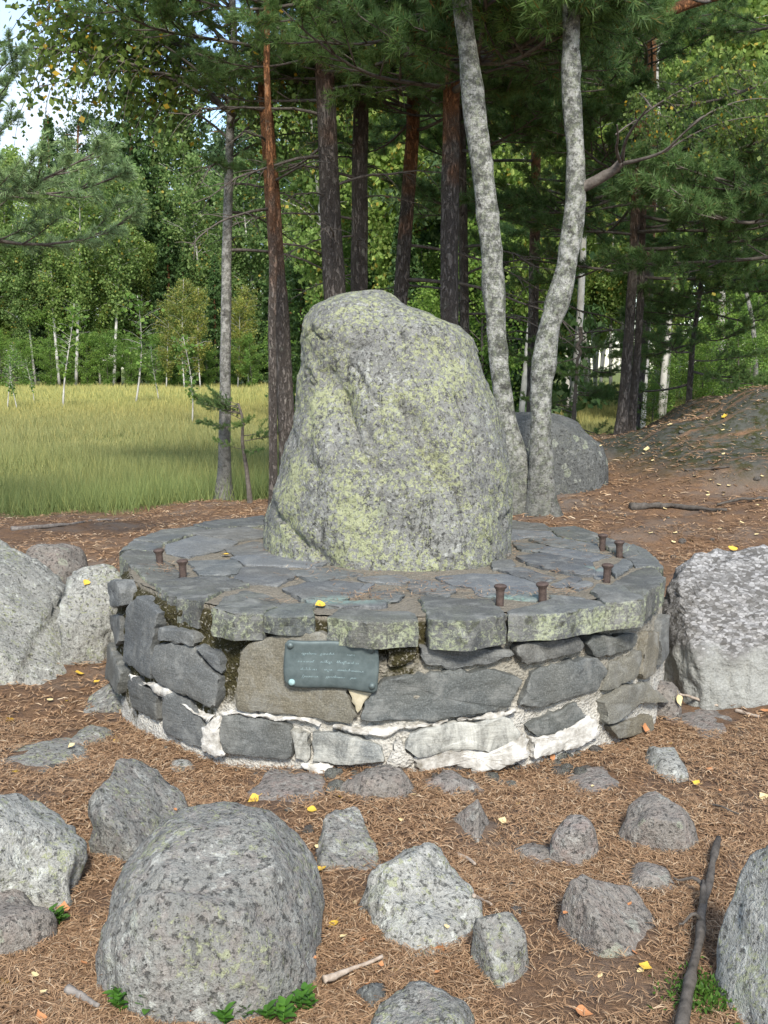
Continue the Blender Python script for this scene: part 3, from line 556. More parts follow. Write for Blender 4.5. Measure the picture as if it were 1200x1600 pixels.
def stone_mesh(name, poly, mapf, thick, prot, mat, seed, step=0.020, jit=0.0045, bevel=0.0065, amp=0.008, side=2, copper=None):
    rng = np.random.default_rng(seed); O = outline(poly, step, rng, jit); n = len(O); c = O.mean(0)
    dl = np.linalg.norm(O - c, axis=1, keepdims=True)
    def inset(dist): return c + (O - c) * np.clip(1 - dist / np.maximum(dl, 1e-4), 0.08, 1)
    rings = [(O, -thick)]
    for k in range(1, side + 1): rings.append((O + (O - c) / dl * rng.normal(size=(n, 1)) * 0.0045, -thick + (thick + prot - bevel) * k / side))
    rings += [(inset(bevel * 0.55), prot - bevel * 0.25), (inset(bevel * 1.6), prot)]
    for f in (0.66, 0.33): rings.append((c + (inset(bevel * 1.6) - c) * f, prot))
    UV = np.concatenate([r for r, h in rings] + [c[None]]); H = np.concatenate([np.full(n, h) for r, h in rings] + [[prot]])
    base = mapf(UV, H); nz = fbm(base * [1, 1, 1.0], 7, 4, seed % 50); st = np.round(fbm(base, 4, 2, seed % 50 + 60) * 3) / 3
    H = H + np.where(H > -thick * 0.5, amp * (nz * 0.7 + st * 0.8), 0)
    W = mapf(UV, H); k = len(rings); i = np.arange(k - 1)[:, None] * n; j = np.arange(n)[None]; j2 = (j + 1) % n
    Q = np.stack([i + j, i + j2, i + n + j2, i + n + j], -1).reshape(-1, 4)
    jj = np.arange(n); T = np.stack([(k - 1) * n + jj, (k - 1) * n + (jj + 1) % n, np.full(n, k * n)], 1)
    g = Geo(); g.add(W - PL0, Q, T); me = g.mesh(name, mat); me.set_sharp_from_angle(angle=0.55)
    if copper is not None:
        v = np.zeros(len(W))
        for (cx, cy, rr) in copper: v = np.maximum(v, np.clip(1.6 - np.hypot((W[:, 0] - cx) / rr, (W[:, 1] - cy) / rr * 2.2), 0, 1))
        at = me.attributes.new('copper', 'FLOAT', 'POINT'); at.data.foreach_set('value', v.astype(np.float32))
    return me
def wall_map(th0, half):
    k = half * 0.7
    def f(UV, H):
        th = UV[:, 0] / 1.36; r = Rw(UV[:, 1], th) * (0.35 + 0.65 * math.cos(k) / np.cos(np.clip(th - th0, -1.2, 1.2))) + H
        return np.stack([PC[0] + r * np.sin(th), PC[1] - r * np.cos(th), UV[:, 1]], 1)
    return f
def add_wall(poly_px, mat, seed, prot=0.0, thick=0.07, name='wall_stone', **kw):
    tz = np.array([on_wall(*p) for p in poly_px]); th0 = (tz[:, 0].max() + tz[:, 0].min()) / 2; half = (tz[:, 0].max() - tz[:, 0].min()) / 2
    uv = np.stack([tz[:, 0] * 1.36, tz[:, 1]], 1)
    return obj(name, stone_mesh(name, uv, wall_map(th0, half), thick, prot, MAT[mat], seed, **kw), plinth)
WALL = [
 ([(173,912),(184,906),(192,920),(193,946),(178,948)], 'slate'), ([(174,962),(186,962),(188,1002),(178,1012)], 'slate'),
 ([(165,1008),(174,1005),(192,1045),(190,1084),(170,1058)], 'slate'),
 ([(196,948),(213,932),(247,958),(240,982),(236,1062),(190,1034),(192,1000)], 'slate'),
 ([(250,980),(296,989),(304,1000),(302,1011),(272,1003),(247,1000)], 'slate'),
 ([(239,1009),(268,1004),(300,1013),(322,1040),(346,1060),(343,1094),(335,1107),(308,1095),(250,1069),(240,1050)], 'slate'),
 ([(307,1010),(336,1018),(347,1034),(347,1054),(328,1038)], 'slate'),
 ([(199,1064),(208,1058),(241,1085),(243,1129),(207,1108)], 'slate'),
 ([(255,1102),(262,1083),(276,1085),(313,1119),(319,1132),(315,1170),(270,1154),(253,1138)], 'slate'),
 ([(348,1117),(375,1118),(440,1128),(453,1131),(458,1182),(440,1188),(350,1176),(344,1150)], 'slate'),
 ([(378,1016),(398,1002),(440,991),(500,989),(528,1000),(541,1075),(557,1118),(541,1131),(500,1125),(440,1116),(371,1109),(374,1068)], 'slate_brown'),
 ([(562,1124),(571,1095),(600,1061),(640,1057),(700,1049),(760,1047),(800,1054),(813,1062),(806,1085),(796,1105),(740,1117),(680,1126),(625,1127)], 'slate'),
 ([(541,1074),(591,1073),(572,1094),(559,1117)], 'cream'),
 ([(656,1010),(720,1013),(802,1016),(807,1024),(768,1038),(704,1045),(664,1038)], 'slate'),
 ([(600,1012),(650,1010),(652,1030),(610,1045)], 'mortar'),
 ([(804,1017),(813,1005),(905,994),(911,1008),(907,1018),(820,1039)], 'slate'),
 ([(915,1006),(919,992),(990,990),(998,995),(994,1011),(958,1024),(928,1027)], 'slate'),
 ([(813,1102),(833,1051),(866,1040),(933,1025),(949,1047),(936,1078),(892,1091),(848,1106)], 'slate'),
 ([(942,1079),(954,1040),(980,1029),(1004,1014),(1005,1030),(994,1061),(960,1077)], 'slate_brown'),
 ([(1011,986),(1031,988),(1029,1018),(1022,1053),(1005,1061),(999,1055),(1007,1030)], 'slate_brown'),
 ([(1033,970),(1039,960),(1041,1020),(1032,1040),(1029,995)], 'slate'),
 ([(825,1135),(867,1116),(903,1098),(918,1119),(894,1137),(856,1148),(841,1154),(829,1144)], 'slate'),
 ([(939,1096),(973,1072),(1013,1066),(1036,1095),(1008,1098),(984,1113),(942,1132)], 'slate_brown'),
 ([(632,1166),(641,1144),(667,1136),(704,1131),(735,1130),(760,1125),(788,1118),(804,1137),(810,1146),(788,1177),(750,1172),(704,1172),(651,1183)], 'slate_wash'),
 ([(487,1144),(530,1144),(597,1168),(602,1192),(540,1196),(487,1190)], 'slate_wash'),
 ([(948,1134),(1018,1116),(1020,1142),(966,1156)], 'slate_brown'),
 ([(452,1140),(482,1142),(484,1186),(462,1186)], 'slate_wash'),
]
for i, (pp, mt) in enumerate(WALL):
    add_wall(pp, mt, 100 + i, prot=random.Random(i).uniform(-0.004, 0.016), amp=0.012 if mt != 'cream' else 0.005)
LIME = [[(647,1184),(672,1176),(700,1170),(735,1171),(760,1176),(790,1174),(806,1156),(818,1142),(823,1180),(795,1192),(770,1204),(745,1207),(710,1198),(670,1206),(654,1208)],
        [(831,1154),(858,1151),(896,1134),(921,1119),(936,1124),(936,1152),(905,1170),(870,1178),(832,1187)],
        [(320,1136),(336,1122),(345,1120),(344,1150),(352,1178),(330,1180),(318,1174)],
        [(468,1192),(500,1194),(522,1197),(520,1212),(490,1212)],
        [(345,1109),(372,1111),(420,1115),(470,1121),(500,1126),(498,1134),(470,1130),(440,1127),(372,1117),(345,1118)],
        [(520,1130),(560,1132),(620,1129),(700,1127),(700,1130),(640,1140),(600,1160),(560,1144),(520,1139)],
        [(715,1125),(745,1120),(780,1115),(804,1106),(808,1112),(780,1120),(750,1128),(715,1131)],
        [(200,1053),(245,1078),(290,1098),(312,1108),(330,1118),(322,1128),(285,1103),(262,1081),(232,1076),(204,1060)],
        [(604,1188),(622,1150),(634,1166),(648,1190),(640,1200),(612,1200)]]
for i, pp in enumerate(LIME):
    long = i in (4, 5, 6, 7)
    kk_ = 110
    tz = np.array([on_wall(*p) for p in pp]); uv = np.stack([tz[:, 0] * 1.36, tz[:, 1]], 1)
    if long:                                    # a smeared joint: an uneven raised ribbon of lime along the course
        h = len(uv) // 2; top = uv[:h]; bot = uv[h:][::-1]; k = 110
        tp = smooth_path(top, k); bt = smooth_path(bot, k); wv_ = np.stack([tp[:, 0] * 9 + i * 7, 0 * tp[:, 0], 0 * tp[:, 0]], 1); tp[:, 1] += 0.016 * fbm(wv_, 1, 4, 3); bt[:, 1] -= 0.004 + 0.022 * fbm(wv_, 1, 4, 9).clip(-0.4, 2); g = Geo(); rows = []
        for f, hh in ((0, -0.03), (0.15, -0.004), (0.5, 0.003), (0.85, -0.004), (1, -0.03)):
            p2 = tp * (1 - f) + bt * f; th = p2[:, 0] / 1.36; P3 = np.stack([th, p2[:, 1], 0 * th], 1)
            zz = p2[:, 1] + (f - 0.4) * 0.022 + 0.013 * fbm(P3 + f * 3, 22, 3, 7); r = Rw(zz, th) + 0.002 + hh + 0.007 * fbm(P3 + f, 30, 3, 8)
            rows.append(np.stack([PC[0] + r * np.sin(th), PC[1] - r * np.cos(th), zz], 1) - PL0)
        a = np.arange(4)[:, None] * k + np.arange(k - 1)[None]
        g.add(np.concatenate(rows), np.stack([a, a + k, a + k + 1, a + 1], -1).reshape(-1, 4)); obj('lime_joint', g.mesh('lime_joint', MAT['lime']), plinth)
    else:
        th0 = (tz[:, 0].max() + tz[:, 0].min()) / 2; half = (tz[:, 0].max() - tz[:, 0].min()) / 2
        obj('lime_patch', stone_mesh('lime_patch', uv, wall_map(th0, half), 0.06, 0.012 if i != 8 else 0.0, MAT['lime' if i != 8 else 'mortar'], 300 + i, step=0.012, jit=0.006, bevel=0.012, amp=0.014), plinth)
# mortar core with rough face and bed
n1 = 420; th = np.arange(n1) * 2 * np.pi / n1; zz = np.concatenate([np.linspace(-0.15, 0.585, 40), [0.605]])
g = Geo(); TH2, Z2 = np.meshgrid(th, zz); r = Rw(Z2, TH2) * 0.99 - 0.016
P3 = np.stack([r * np.sin(TH2), -r * np.cos(TH2), Z2], -1)
r = r + 0.013 * fbm(P3, 9, 4, 5) + 0.006 * fbm(P3, 40, 2, 6) - np.where(Z2 > 0.47, 0.02, 0) - np.where(Z2 > 0.58, 0.03, 0)
P3 = np.stack([r * np.sin(TH2), -r * np.cos(TH2), Z2], -1); k = len(zz)
i = np.arange(k - 1)[:, None] * n1; j = np.arange(n1)[None]; j2 = (j + 1) % n1
g.add(P3, np.stack([i + j, i + j2, i + n1 + j2, i + n1 + j], -1).reshape(-1, 4))
rr = np.linspace(1, 0.02, 40); tp = P3[-1][None] * np.stack([rr, rr, np.ones(40)], 1)[:, None]
tp[..., 2] = ZT - 0.010 + 0.005 * fbm(tp, 9, 4, 8) + 0.002 * fbm(tp, 50, 2, 9)
i = np.arange(39)[:, None] * n1
g.add(tp, np.stack([i + j, i + j2, i + n1 + j2, i + n1 + j], -1).reshape(-1, 4))
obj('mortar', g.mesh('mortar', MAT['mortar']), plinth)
def top_map(UV, H): return np.stack([UV[:, 0], UV[:, 1], ZT + H], 1)
COPP = [tuple(on_z(535, 940, ZT)[:2]) + (0.13,), tuple(on_z(932, 891, ZT)[:2]) + (0.05,), tuple(on_z(812, 933, ZT)[:2]) + (0.10,)]
def add_top(pp, mat, seed, name, thick, prot, **kw):
    uv = np.array([on_z(px, py, ZT + prot)[:2] for px, py in pp])
    c_ = uv.mean(0)
    if name == 'paving_slab': uv = c_ + (uv - c_) * 1.10
    else:
        tg_ = np.array([-(c_ - PC)[1], (c_ - PC)[0]]) / np.linalg.norm(c_ - PC); uv = uv + ((uv - c_) @ tg_)[:, None] * tg_ * 0.05
    return obj(name, stone_mesh(name, uv, top_map, thick, prot, MAT[mat], seed, copper=COPP, **kw), plinth)
COPE = [[(186,868),(200,858),(240,862),(283,893),(278,902),(233,907)], [(236,908),(290,902),(345,899),(390,911),(350,920),(308,939),(262,926)],
 [(331,950),(350,932),(385,921),(420,928),(438,938),(407,956),(365,957)], [(410,957),(443,940),(488,942),(490,961),(448,963)],
 [(514,964),(532,949),(580,951),(640,954),(652,968),(580,972)], [(674,967),(656,931),(700,930),(765,937),(789,959),(730,970)],
 [(797,960),(800,949),(870,934),(935,937),(943,946),(870,958)], [(924,922),(931,911),(968,915),(1005,931),(1004,937),(948,942)],
 [(957,911),(989,889),(1017,885),(1035,896),(1036,905),(1007,930)], [(972,863),(988,850),(1010,858),(1030,875),(1036,886),(1018,882),(992,883)],
 [(854,823),(900,823),(935,832),(930,847),(880,839)], [(941,836),(968,843),(986,851),(970,864),(945,853)], [(793,813),(850,818),(862,829),(795,826)],
 [(187,862),(205,845),(255,848),(243,860),(203,857)], [(210,843),(250,828),(300,821),(322,826),(262,846)], [(303,820),(340,811),(410,805),(412,821),(335,825)]]
for q, pp in enumerate(COPE):
    add_top(pp, 'slate_lich', 200 + q, 'coping_stone', [0.11, 0.11, 0.105, 0.075, 0.10, 0.11, 0.105, 0.11, 0.11][q] if q < 9 else 0.10, 0.004 + 0.006 * ((q * 7) % 3) / 2, side=4, bevel=0.008, amp=0.007, jit=0.006)
SLAB = [[(796,828),(858,830),(868,838),(820,838),(798,844)], [(830,842),(868,839),(930,850),(933,858),(896,856),(858,850)], [(802,846),(852,851),(840,860),(815,858)],
 [(852,854),(950,867),(924,875),(845,862)], [(810,868),(850,864),(920,877),(926,895),(896,894),(828,879)], [(768,876),(800,874),(804,886),(770,887)], [(780,889),(815,886),(866,901),(842,909)],
 [(685,901),(740,897),(792,897),(843,915),(830,935),(745,927),(740,917),(710,914)], [(642,904),(680,907),(710,917),(695,930),(643,920)], [(860,912),(896,899),(910,904),(880,915)],
 [(890,914),(915,906),(928,910),(905,919)], [(862,929),(915,934),(890,937),(862,935)], [(560,901),(625,897),(640,905),(625,910),(575,907)], [(580,924),(610,920),(630,927),(620,937),(582,935)],
 [(530,914),(585,912),(568,926),(545,931)], [(446,919),(484,909),(530,907),(566,911),(540,932),(474,933)], [(453,891),(516,886),(561,895),(491,907)], [(369,902),(380,886),(446,888),(460,898),(432,912),(390,909)],
 [(296,876),(369,874),(376,883),(369,895),(313,895)], [(366,870),(460,863),(509,877),(488,884),(390,881)], [(355,856),(397,846),(418,850),(430,863),(372,868)], [(262,850),(313,836),(369,846),(350,856),(296,868),(264,862)],
 [(305,833),(320,827),(386,823),(430,835),(369,842)], [(478,936),(550,938),(595,936),(600,945),(530,947),(490,941)], [(926,893),(940,885),(955,890),(948,903),(930,901)], [(955,884),(975,872),(988,880),(962,898)]]
for q, pp in enumerate(SLAB):
    add_top(pp, 'slate_top', 240 + q, 'paving_slab', 0.03, 0.001 + 0.008 * ((q * 5) % 7) / 7, bevel=0.006, amp=0.004, jit=0.004, step=0.03)
# back of the rim and the back wall, out of the photograph's sight
for q in range(12):
    a0 = math.radians(118 + q * 124 / 12); a1 = math.radians(118 + (q + 0.93) * 124 / 12)
    ok = True
    for (r0, r1, nm) in ((1.0, 1.38, 'coping_stone'),):
        ang = np.array([a0, (a0 + a1) / 2, a1, a1, (a0 + a1) / 2, a0]); rr_ = np.array([r1, r1, r1, r0, r0, r0])
        uv = np.stack([PC[0] + rr_ * np.sin(ang), PC[1] - rr_ * np.cos(ang)], 1)
        if 3 <= q <= 8: obj(nm, stone_mesh(nm, uv, top_map, 0.11, 0.002, MAT['slate_lich'], 400 + q, side=2, step=0.05), plinth)
for q in range(16):
    for row in range(3):
        a0 = math.radians(92 + (q + 0.5 * (row % 2)) * 176 / 16); a1 = a0 + math.radians(176 / 16 * 0.9); z0 = 0.02 + row * 0.17
        uv = np.array([(a0 * 1.36, z0), (a1 * 1.36, z0), (a1 * 1.36, z0 + 0.15), (a0 * 1.36, z0 + 0.15)])
        obj('wall_stone', stone_mesh('wall_stone', uv, wall_map((a0 + a1) / 2, (a1 - a0) / 2), 0.06, 0.005, MAT['slate'], 500 + q * 3 + row, step=0.06), plinth)
FOOT.append((PC[0], PC[1], 1.37, 1.37))

# ------------------------------------------------------------------ the memorial boulder
def memorial():
    yc = 6.02
    sil = [(456,566,600),(459,535,606),(465,514,609),(473,500,614),(482,486,628),(495,476,658),(510,469,692),(530,465,714),(560,463,731),(600,462,747),(640,459,762),(660,452,768),(700,439,776),(740,429,783),(770,421,788),(800,416,790),(830,414,792),(860,413,793),(905,420,790)]
    zs = []; xl = []; xr = []
    for (py, a, b) in sil[::-1]:
        l = on_y(a, py, yc); r = on_y(b, py, yc); zs.append(l[2]); xl.append(l[0]); xr.append(r[0])
    zs, xl, xr = map(np.array, (zs, xl, xr)); nz_, na = 200, 320
    t = np.linspace(0, 1, nz_); z = zs[0] + (zs[-1] - zs[0]) * (1 - (1 - t) ** 1.5)
    XL = np.interp(z, zs, xl); XR = np.interp(z, zs, xr); wz = np.clip((z - 0.7) / 0.3, 0, 1) * np.clip((2.0 - z) / 0.12, 0, 1); XL = XL + 0.022 * wz; XR = XR + 0.035 * wz + 0.05 * np.exp(-((z - 1.78) / 0.16) ** 2); hgt = (z - ZT) / (zs[-1] - ZT)
    yf = np.interp(hgt, [-0.3, 0, 0.25, 0.6, 0.85, 0.95, 1.0], [5.17, 5.19, 5.26, 5.40, 5.56, 5.68, 5.84]); yb = np.interp(hgt, [-0.3, 0, 0.3, 0.7, 0.92, 1.0], [6.72, 6.72, 6.68, 6.5, 6.34, 6.2])
    ang = np.arange(na) * 2 * np.pi / na; ca, sa = np.cos(ang), np.sin(ang)
    ex = 2 / 2.35; cx = np.sign(ca) * np.abs(ca) ** ex; cy = np.sign(sa) * np.abs(sa) ** ex
    xm = (XL + XR) / 2; xw = (XR - XL) / 2; ym = np.full(nz_, yc); bf = yc - yf; bb = yb - yc
    Xg = xm[:, None] + xw[:, None] * cx[None]; Yg = ym[:, None] + np.where(cy[None] < 0, bf[:, None], bb[:, None]) * cy[None]
    # the foot follows a skewed base: nearer on the right than on the left
    sk = np.clip((Xg - xm[:, None]) / xw[:, None], -1, 1); front = (cy[None] < 0) * np.abs(cy[None])
    Yg = Yg + front * (-0.0 - 0.10 * sk) * np.clip(1 - hgt[:, None], 0, 1)
    Zg = z[:, None] + 0 * Xg
    P = np.stack([Xg, Yg, Zg], -1)
    n = np.stack([cx[None] / xw[:, None], cy[None] / np.where(cy[None] < 0, bf[:, None], bb[:, None]), 0 * Xg + 0.25], -1); n = nrm(n)
    rot = np.array([[0.86, 0, 0.5], [0, 1, 0], [-0.5, 0, 0.86]])
    S = P @ rot.T * [1.7, 1.0, 0.55]
    d = 0.014 * fbm(P, 1.8, 3, 71) + 0.010 * fbm(S, 5.5, 4, 72) + 0.006 * fbm(P, 22, 4, 73)
    rg = np.abs(fbm(S, 2.6, 4, 74)); d -= 0.028 * np.clip(0.07 - rg, 0, 1) / 0.07 * np.clip(fbm(P, 2.0, 2, 75) + 0.35, 0, 1)
    d += 0.011 * np.tanh(fbm(S, 3.1, 3, 78) * 7) * np.clip(fbm(P, 1.5, 2, 79) + 0.5, 0, 1)
    # scoop with a lighter chip high on the left face, two slanting ledges lower right
    def blob(px, py, y, rx, rz): q = on_y(px, py, y); return np.exp(-(((Xg - q[0]) / rx) ** 2 + ((Zg - q[2]) / rz) ** 2) ** 1.5) * (cy[None] < 0)
    d -= 0.035 * blob(520, 610, 5.5, 0.10, 0.10) + 0.02 * blob(540, 655, 5.45, 0.08, 0.12)
    for (x0, y0, x1, y1, hh) in ((626, 640, 674, 738, 0.06), (686, 730, 708, 768, 0.06), (530, 635, 552, 682, 0.05), (575, 700, 600, 800, 0.03), (500, 560, 560, 545, 0.03), (720, 640, 740, 720, 0.04), (440, 830, 520, 890, 0.05)):
        a = on_y(x0, y0, 5.4); b = on_y(x1, y1, 5.4); ab = np.array([b[0] - a[0], b[2] - a[2]]); L2 = ab @ ab
        tt = np.clip(((Xg - a[0]) * ab[0] + (Zg - a[2]) * ab[1]) / L2, 0, 1)
        dist = ((Xg - a[0]) * ab[1] - (Zg - a[2]) * ab[0]) / math.sqrt(L2) + 0.012 * fbm(P, 9, 3, 80)
        off = np.hypot(Xg - a[0] - tt * ab[0], Zg - a[2] - tt * ab[1])
        d -= hh * np.exp(-np.clip(-dist, 0, 9) / 0.05) * (dist < 0) * np.exp(-(off / 0.09) ** 2) * (cy[None] < 0)
    d *= np.clip((1 - t[:, None]) * 14, 0.12, 1)
    P = P + n * d[..., None]
    top = np.array([[on_y(583, 455, yc)[0], yc, zs[-1] + 0.004]])
    i = np.arange(nz_ - 1)[:, None] * na; j = np.arange(na)[None]; j2 = (j + 1) % na
    Q = np.stack([i + j, i + j2, i + na + j2, i + na + j], -1).reshape(-1, 4)
    jj = np.arange(na); T = np.stack([(nz_ - 1) * na + jj, (nz_ - 1) * na + (jj + 1) % na, np.full(na, nz_ * na)], 1)
    o0 = np.array([xm.mean(), yc, ZT]); g = Geo(); g.add(np.vstack([P.reshape(-1, 3), top]) - o0, Q, T)
    return obj('memorial_boulder', g.mesh('memorial_boulder', MAT['boulder']), None, o0, label='tall upright lichen-covered memorial boulder standing on the round slate plinth', cat='boulder')
memorial()

# ------------------------------------------------------------------ bronze plaque
bronze = mat_simple('weathered_bronze', (0.075, 0.098, 0.098), (0.125, 0.155, 0.152), 30, 0.55, 0.4, 0.002, 0.5, 0.35)
verd = mat_simple('verdigris', (0.16, 0.27, 0.26), (0.38, 0.52, 0.52), 70, 0.7, 0.5, 0.002)
script = mat_simple('pale_engraving', (0.13, 0.19, 0.19), (0.27, 0.34, 0.35), 120, 0.7, 0.2, 0.001)
q = [on_wall(*p) for p in ((444, 1000), (597, 998), (596, 1074), (447, 1071))]
thp = sum(a for a, _ in q) / 4; zp = sum(b for _, b in q) / 4; wp = (q[1][0] - q[0][0]) * 1.39; hp = (q[0][1] + q[1][1] - q[2][1] - q[3][1]) / 2
rp = float(Rw(zp, thp)) + 0.024
plq = obj('bronze_plaque', None, None, (PC[0] + rp * math.sin(thp), PC[1] - rp * math.cos(thp), zp), (0, 0, thp), label='small weathered bronze plaque with four bolts on the plinth front', cat='plaque')
nu, nv = 40, 22; u = np.linspace(-1, 1, nu); v = np.linspace(-1, 1, nv); Ug, Vg = np.meshgrid(u, v)
k = np.maximum(0, np.abs(Ug) - 0.92) / 0.08; kk = np.maximum(0, np.abs(Vg) - 0.86) / 0.14
sc_ = 1 - 0.035 * np.clip(k * kk * 1.6, 0, 1) * 1.6
px_ = Ug * wp / 2 * sc_ + 0.003 * np.sin(Vg * 3 + Ug); pz_ = Vg * hp / 2 * sc_ + 0.004 * np.sin(Ug * 3.4 + 1) * np.abs(Vg) - 0.006 * Ug
py_ = 0.004 * np.sin(Ug * 4 + 1) + 0.003 * np.sin(Vg * 3) - 0.006 + 0.004 * np.clip(np.maximum(np.abs(Ug) - 0.95, np.abs(Vg) - 0.9) * 15, 0, 1)
g = Geo(); a = np.stack([px_, py_, pz_], -1).reshape(-1, 3); b = a + [0, 0.010, 0]
i = np.arange(nv - 1)[:, None] * nu + np.arange(nu - 1)[None]; Qf = np.stack([i, i + 1, i + nu + 1, i + nu], -1).reshape(-1, 4)
rim = list(range(nu)) + [r * nu + nu - 1 for r in range(1, nv)] + [(nv - 1) * nu + c for c in range(nu - 2, -1, -1)] + [r * nu for r in range(nv - 2, 0, -1)]
N0 = nu * nv; Qr = [(rim[e], rim[e] + N0, rim[(e + 1) % len(rim)] + N0, rim[(e + 1) % len(rim)]) for e in range(len(rim))]
g.add(np.vstack([a, b]), np.vstack([Qf, Qf[:, ::-1] + N0, np.array(Qr)])); obj('panel', g.mesh('panel', bronze), plq)
def plate_y(x, z):
    uu, vv = x / (wp / 2), z / (hp / 2); return 0.004 * math.sin(uu * 4 + 1) + 0.003 * math.sin(vv * 3) - 0.006
for bi, (bx, bz) in enumerate(((-0.86, 0.80), (0.86, 0.76), (-0.83, -0.76), (0.88, -0.76))):
    g = Geo(); x, z = bx * wp / 2, bz * hp / 2; y = plate_y(x, z)
    prof = [(0.0135, 0.002), (0.0135, -0.003), (0.011, -0.0075), (0.006, -0.0105), (0.0008, -0.0115)]; ns = 18; V = []
    for (rr2, yy) in prof:
        for e in range(ns): V.append((x + rr2 * math.cos(e * 2 * math.pi / ns), y + yy, z + rr2 * math.sin(e * 2 * math.pi / ns)))
    Qb = [(r * ns + e, r * ns + (e + 1) % ns, (r + 1) * ns + (e + 1) % ns, (r + 1) * ns + e) for r in range(len(prof) - 1) for e in range(ns)]
    g.add(V, Qb); obj('bolt', g.mesh('bolt', verd if bi == 2 else bronze), plq, label='pale verdigris-covered bolt at the lower left corner' if bi == 2 else None)
# worn handwriting-like engraving, too weathered to read: thin ribbons following cursive strokes
g = Geo(); rng = np.random.default_rng(12)
rows = [(0.46, [(-0.62, -0.30), (-0.22, 0.10), (0.34, 0.52)]), (0.12, [(-0.70, -0.62), (-0.58, -0.32), (-0.22, 0.02), (0.12, 0.60)]), (-0.20, [(-0.64, -0.26), (-0.14, 0.04), (0.14, 0.72)]), (-0.50, [(-0.60, -0.24), (-0.10, 0.30), (0.42, 0.58)])]
for rz, words in rows:
    for (w0, w1) in words:
        L = (w1 - w0) * wp / 2; nl = max(3, int(L / 0.0062)); x = w0 * wp / 2; pts = []
        for e in range(nl):
            tall = rng.random() < 0.22; desc = rng.random() < 0.10; h = 0.010 if tall else 0.0048; lo = -0.006 if desc else 0
            for (fx, fz) in ((0, 0.1), (0.25, 0.9), (0.5, 1.0), (0.45, 0.45), (0.62, 0.02), (0.9, 0.08)):
                zz_ = lo + (h - lo) * fz; pts.append((x + (fx + rng.normal() * 0.05) * 0.0062 + zz_ * 0.32, rz * hp / 2 + zz_))
            x += 0.0062 * rng.uniform(0.85, 1.15)
        pts = np.array(pts); d_ = np.gradient(pts, axis=0); d_ /= np.linalg.norm(d_, axis=1, keepdims=True) + 1e-9
        nn = np.stack([-d_[:, 1], d_[:, 0]], 1) * 0.00085; A = pts + nn; B = pts - nn
        yy = np.array([plate_y(*p_) for p_ in pts]) - 0.0009
        k = len(pts); V = np.vstack([np.stack([A[:, 0], yy, A[:, 1]], 1), np.stack([B[:, 0], yy, B[:, 1]], 1)])
        e = np.arange(k - 1); keep = rng.random(k - 1) < 0.8; e = e[keep]
        g.add(V, np.stack([e, e + 1, e + 1 + k, e + k], 1))
obj('engraving', g.mesh('engraving', script, False), plq, kind='stuff')

# ------------------------------------------------------------------ iron pegs standing in the plinth top
def peg_mesh():
    prof = [(0.0, -0.03), (0.0175, -0.03), (0.0168, 0.0), (0.0172, 0.045), (0.019, 0.055), (0.0265, 0.064), (0.0275, 0.069), (0.024, 0.0745), (0.014, 0.078), (0.0, 0.079)]; ns = 20
    V = [(r_ * math.cos(e * 2 * math.pi / ns) * (1 + 0.03 * math.sin(3 * e)), r_ * math.sin(e * 2 * math.pi / ns), z_) for r_, z_ in prof for e in range(ns)]
    Qp = [(r_ * ns + e, r_ * ns + (e + 1) % ns, (r_ + 1) * ns + (e + 1) % ns, (r_ + 1) * ns + e) for r_ in range(len(prof) - 1) for e in range(ns)]
    g = Geo(); g.add(V, Qp); me = g.mesh('iron_peg', MAT['iron']); me.set_sharp_from_angle(angle=0.7); return me
pm = peg_mesh()
for (px, py, lab) in ((250, 880, 'rusty iron peg on the left of the plinth top, the one nearer the rim'), (286, 898, 'rusty iron peg on the left of the plinth top, the one nearer the camera'),
    (781, 940, 'rusty iron peg at the front right of the plinth top, left one of two'), (848, 936, 'rusty iron peg at the front right of the plinth top, right one of two'),
    (948, 905, 'rusty iron peg beside the green copper stain on the plinth top'), (968, 866, 'rusty iron peg at the right rim of the plinth, beside the hindmost one'), (941, 855, 'hindmost rusty iron peg at the back right of the plinth top')):
    p = on_z(px, py, ZT + 0.004); r_ = random.Random(px)
    obj('iron_peg', pm, None, (p[0], p[1], ZT), (r_.uniform(-0.08, 0.08), r_.uniform(-0.08, 0.08), r_.uniform(0, 6)), 1.0, lab, 'iron peg', 'iron pegs in the plinth top')
# ------------------------------------------------------------------ foliage builders
def needle_geo(shoots, rng, K=54, ln=0.066, wd=0.0064, droop=0.0):
    """shoots: rows of base(3), dir(3), length -> thin triangle needles round each shoot"""
    S = np.asarray(shoots, float); n = len(S); B = np.repeat(S[:, :3], K, 0); D = nrm(np.repeat(S[:, 3:6], K, 0)); L = np.repeat(S[:, 6], K)
    u = rng.random(n * K) ** 0.8; rv = rng.normal(size=(n * K, 3)); pe = nrm(rv - (rv * D).sum(1, keepdims=True) * D)
    nd = nrm(D * rng.uniform(0.35, 1.1, (n * K, 1)) + pe); p0 = B + D * (u * L)[:, None]; p1 = p0 + nd * (ln * rng.uniform(0.75, 1.15, n * K))[:, None]
    sd = nrm(np.cross(nd, rng.normal(size=(n * K, 3)))) * wd / 2
    V = np.stack([p0 - sd, p0 + sd, p1], 1).reshape(-1, 3); g = Geo(); g.add(V, None, np.arange(n * K * 3).reshape(-1, 3)); return g
